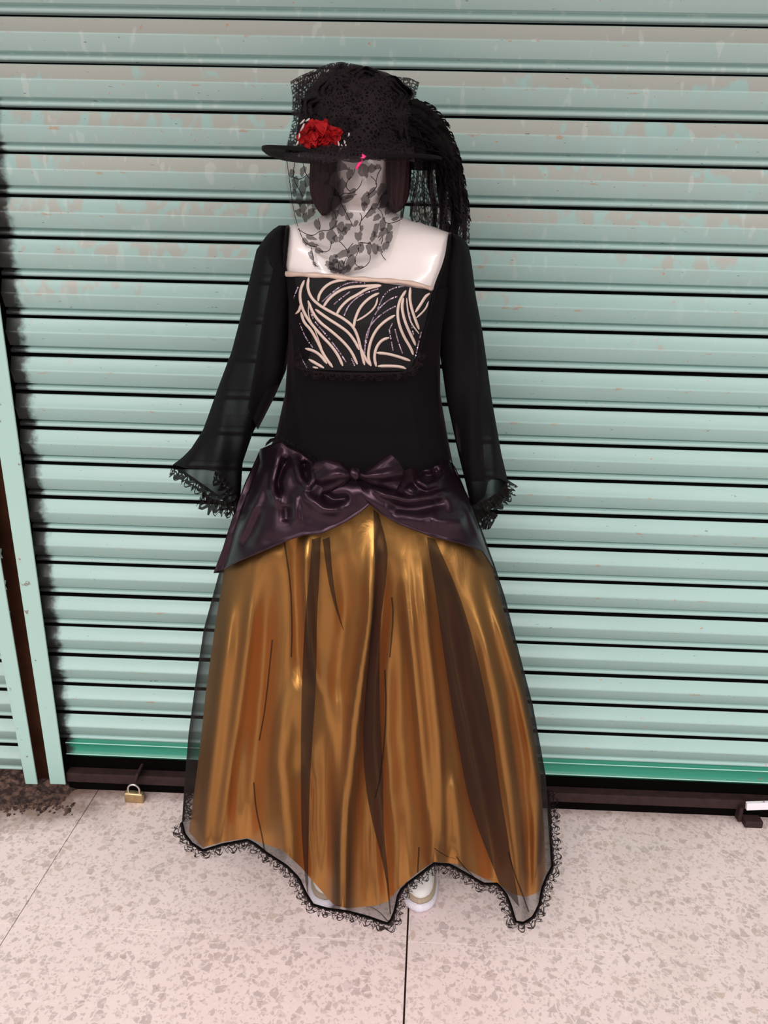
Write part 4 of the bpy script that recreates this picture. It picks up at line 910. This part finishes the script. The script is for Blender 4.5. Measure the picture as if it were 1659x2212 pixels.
pn = P(781, 344, veil_y(781, 344) - .006)
tubes('pin', [([pn + np.array([-.008, 0, -.014]), pn, pn + np.array([.004, 0, .006])], [.0018, .0035, .004])], M['pink'], veil, n=8, label='small hot pink pin')

# ------------------------------------------------------------------ shoes
def shoe(toe, ang, label, name='shoe'):
    r = root(name, (toe[0], -.26, 0), label, 'shoe', 'shoes under the gown')
    def outline(t):     # half width along the length, toe 0 .. heel 1
        return np.interp(t, [0, .03, .08, .16, .28, .45, .62, .8, .92, 1.0], [.006, .020, .030, .037, .0395, .037, .032, .031, .028, .012])
    Lh = .262; ca, sa = math.cos(ang), math.sin(ang)
    def pos(s, t, z):
        x = s; y = t * Lh; return np.array([toe[0] + x * ca + y * sa, toe[1] - x * sa + y * ca, z])
    n = 40; ts = [(1 - math.cos(math.pi * i / (n - 1))) / 2 for i in range(n)]
    def slab(z0, z1, ins0, ins1, nm, m, bulge=.002):
        ring = [(1, t) for t in ts] + [(-1, t) for t in reversed(ts)]; vs = []; lv = ((z0, ins0), ((z0 + z1) / 2, min(ins0, ins1) - bulge), (z1, ins1))
        for z, ins in lv:
            for s, t in ring: vs.append(pos(s * max(.002, outline(t) - ins), t * (1 - 2 * ins / Lh) + ins / Lh, z + (.006 * (1 - t / .2) ** 2 if t < .2 else 0) * (1 if z0 < .01 else 1)))
        k = len(ring); fs = grid_faces(k, 3, True); fs.append(tuple(range(k))); fs.append(tuple(reversed(range(2 * k, 3 * k)))); return mesh(nm, vs, fs, m, r)
    slab(0, .024, .002, .0, 'sole', M['sole'])
    slab(.024, .036, .003, .006, 'toe_band', M['rand'], .0)
    vs = []; cols = 17
    for i, t in enumerate(ts):
        hgt = np.interp(t, [0, .05, .15, .3, .45, .6, .8, .95, 1], [.004, .018, .030, .040, .055, .062, .062, .055, .045]); w = max(.002, outline(t) - .008)
        for k in range(cols):
            a = math.pi * k / (cols - 1); vs.append(pos(math.copysign(abs(math.cos(a)) ** .7, math.cos(a)) * w, t * .94 + .025, .034 + hgt * math.sin(a) ** .75 + (.006 * (1 - t / .2) ** 2 if t < .2 else 0)))
    mesh('upper', vs, grid_faces(cols, n), M['shoetop'], r)
shoe(np.array([P(905, 1965, -.39)[0], -.392, 0]), math.radians(3), 'white and beige shoe peeking out under the middle of the hem, its toe uncovered')
shoe(np.array([P(703, 1950, -.39)[0], -.392, 0]), math.radians(-4), 'white and beige shoe behind the tulle at the left of the hem')

# ------------------------------------------------------------------ padlock and slide bolt
YL = -.052
pc = P(290.5, 1721, YL)
wl = P(311, 1721, YL)[0] - P(270.5, 1721, YL)[0]; hl = .0335
lock = root('padlock', tuple(pc), 'small brass padlock hanging from a dark lug at the foot of the shutter', 'padlock')
rot = Matrix.Rotation(math.radians(3), 3, 'Y') @ Matrix.Rotation(math.radians(10), 3, 'X')
vs, fs = box_vf(pc, wl, .016, hl, .0045, rot); mesh('lock_body', vs, fs, M['brass'], lock, label='scuffed brass body')
q = []
for t in np.linspace(0, 1, 26):
    if t < .25: p = (-.0150, t / .25 * .014)
    elif t > .75: p = (.0150, (1 - t) / .25 * .014)
    else: a = math.pi * (1 - (t - .25) / .5); p = (.0150 * math.cos(a), .014 + .0170 * math.sin(a))
    q.append(pc + np.array(rot @ Vector((p[0], .0, hl / 2 - .003 + p[1]))))
tubes('shackle', [(q, .0027)], M['steel'], lock, n=10, label='steel shackle')
lg = P(296, 1680, -.04)
vs, fs = box_vf(lg + np.array([0, .012, .004]), .007, .045, .034, .002, Matrix.Rotation(math.radians(18), 3, 'Y')); o = mesh('lock_lug', vs, fs, M['dark'], sill, smooth=False)
bc_ = P(1664, 1739, -.065); bl = P(1716, 1739, -.065)[0] - P(1612, 1739, -.065)[0]
bolt = root('slide_bolt', tuple(bc_), 'flat white bar on a dark latch at the right end of the shutter sill', 'latch')
vs, fs = box_vf(bc_, bl, .010, .0205, .001, Matrix.Rotation(math.radians(-5.5), 3, 'Y')); mesh('white_bar', vs, fs, M['whitebar'], bolt, smooth=False, label='white bar with a tiny reddish mark')
mk = P(1650, 1732, -.0712); vs, fs = box_vf(mk, .0045, .001, .003); mesh('mark', vs, fs, simple('dull_red', (.35, .2, .26), .7), bolt, smooth=False)
lc = P(1628, 1752, -.05); vs, fs = box_vf(np.array([lc[0] + .006, -.040, .010]), .046, .030, .020, .003); mesh('latch_body', vs, fs, M['dark'], bolt, smooth=False)
vs, fs = box_vf(np.array([lc[0] - .024, -.026, .026]), .010, .024, .044, .003); mesh('latch_bracket', vs, fs, M['dark'], bolt, smooth=False)
# grime heaped at the posts
gb = P(90, 1685, -.04); vs, fs = [], []; rn = random.Random(11)
gx_, gy_ = 70, 26
for j in range(gy_):
    for i in range(gx_):
        x = lerp(-1.45, -.845, i / (gx_ - 1)); y = lerp(.05, -.13, j / (gy_ - 1)); e = min(1, (gx_ - 1 - i) / 9) * min(1, max(0, (y + .098 + .035 * nz(x * 14, 3)) / .10))
        vs.append((x, y, -.003 + .030 * e ** 1.3 * (.75 + .5 * nz(x * 20, y * 20)) + .006 * e * nz(x * 90, y * 90, 4)))
fs += [tuple(f) for f in grid_faces(gx_, gy_)]
for k in range(420):
    x, y = gb[0] + rn.gauss(-.06, .07), -.080 + rn.gauss(0, .014); s = rn.uniform(.002, .007)
    x = min(x, -.80 + rn.uniform(-.03, 0)); y = min(y, -.07)
    h = s * rn.uniform(.3, .8); b = len(vs); c = np.array([x, y, 0])
    for i in range(5): a = 2 * math.pi * i / 5 + rn.random(); vs.append(c + np.array([s * math.cos(a), s * math.sin(a), 0]))
    for i in range(4): a = 2 * math.pi * i / 4 + rn.random(); vs.append(c + np.array([.6 * s * math.cos(a), .6 * s * math.sin(a), h]))
    bm = bmesh.new(); bv = [bm.verts.new(tuple(v)) for v in vs[b:]]; r_ = bmesh.ops.convex_hull(bm, input=bv); bm.verts.index_update()
    del vs[b:]; vs += [np.array(v.co) for v in bm.verts]; fs += [tuple(b + v.index for v in f.verts) for f in bm.faces]; bm.free()
o = mesh('dirt', vs, fs, M['dirt'], None, smooth=False, kind='stuff'); o['label'] = 'dark reddish grime heaped at the foot of the posts'; o['category'] = 'dirt'
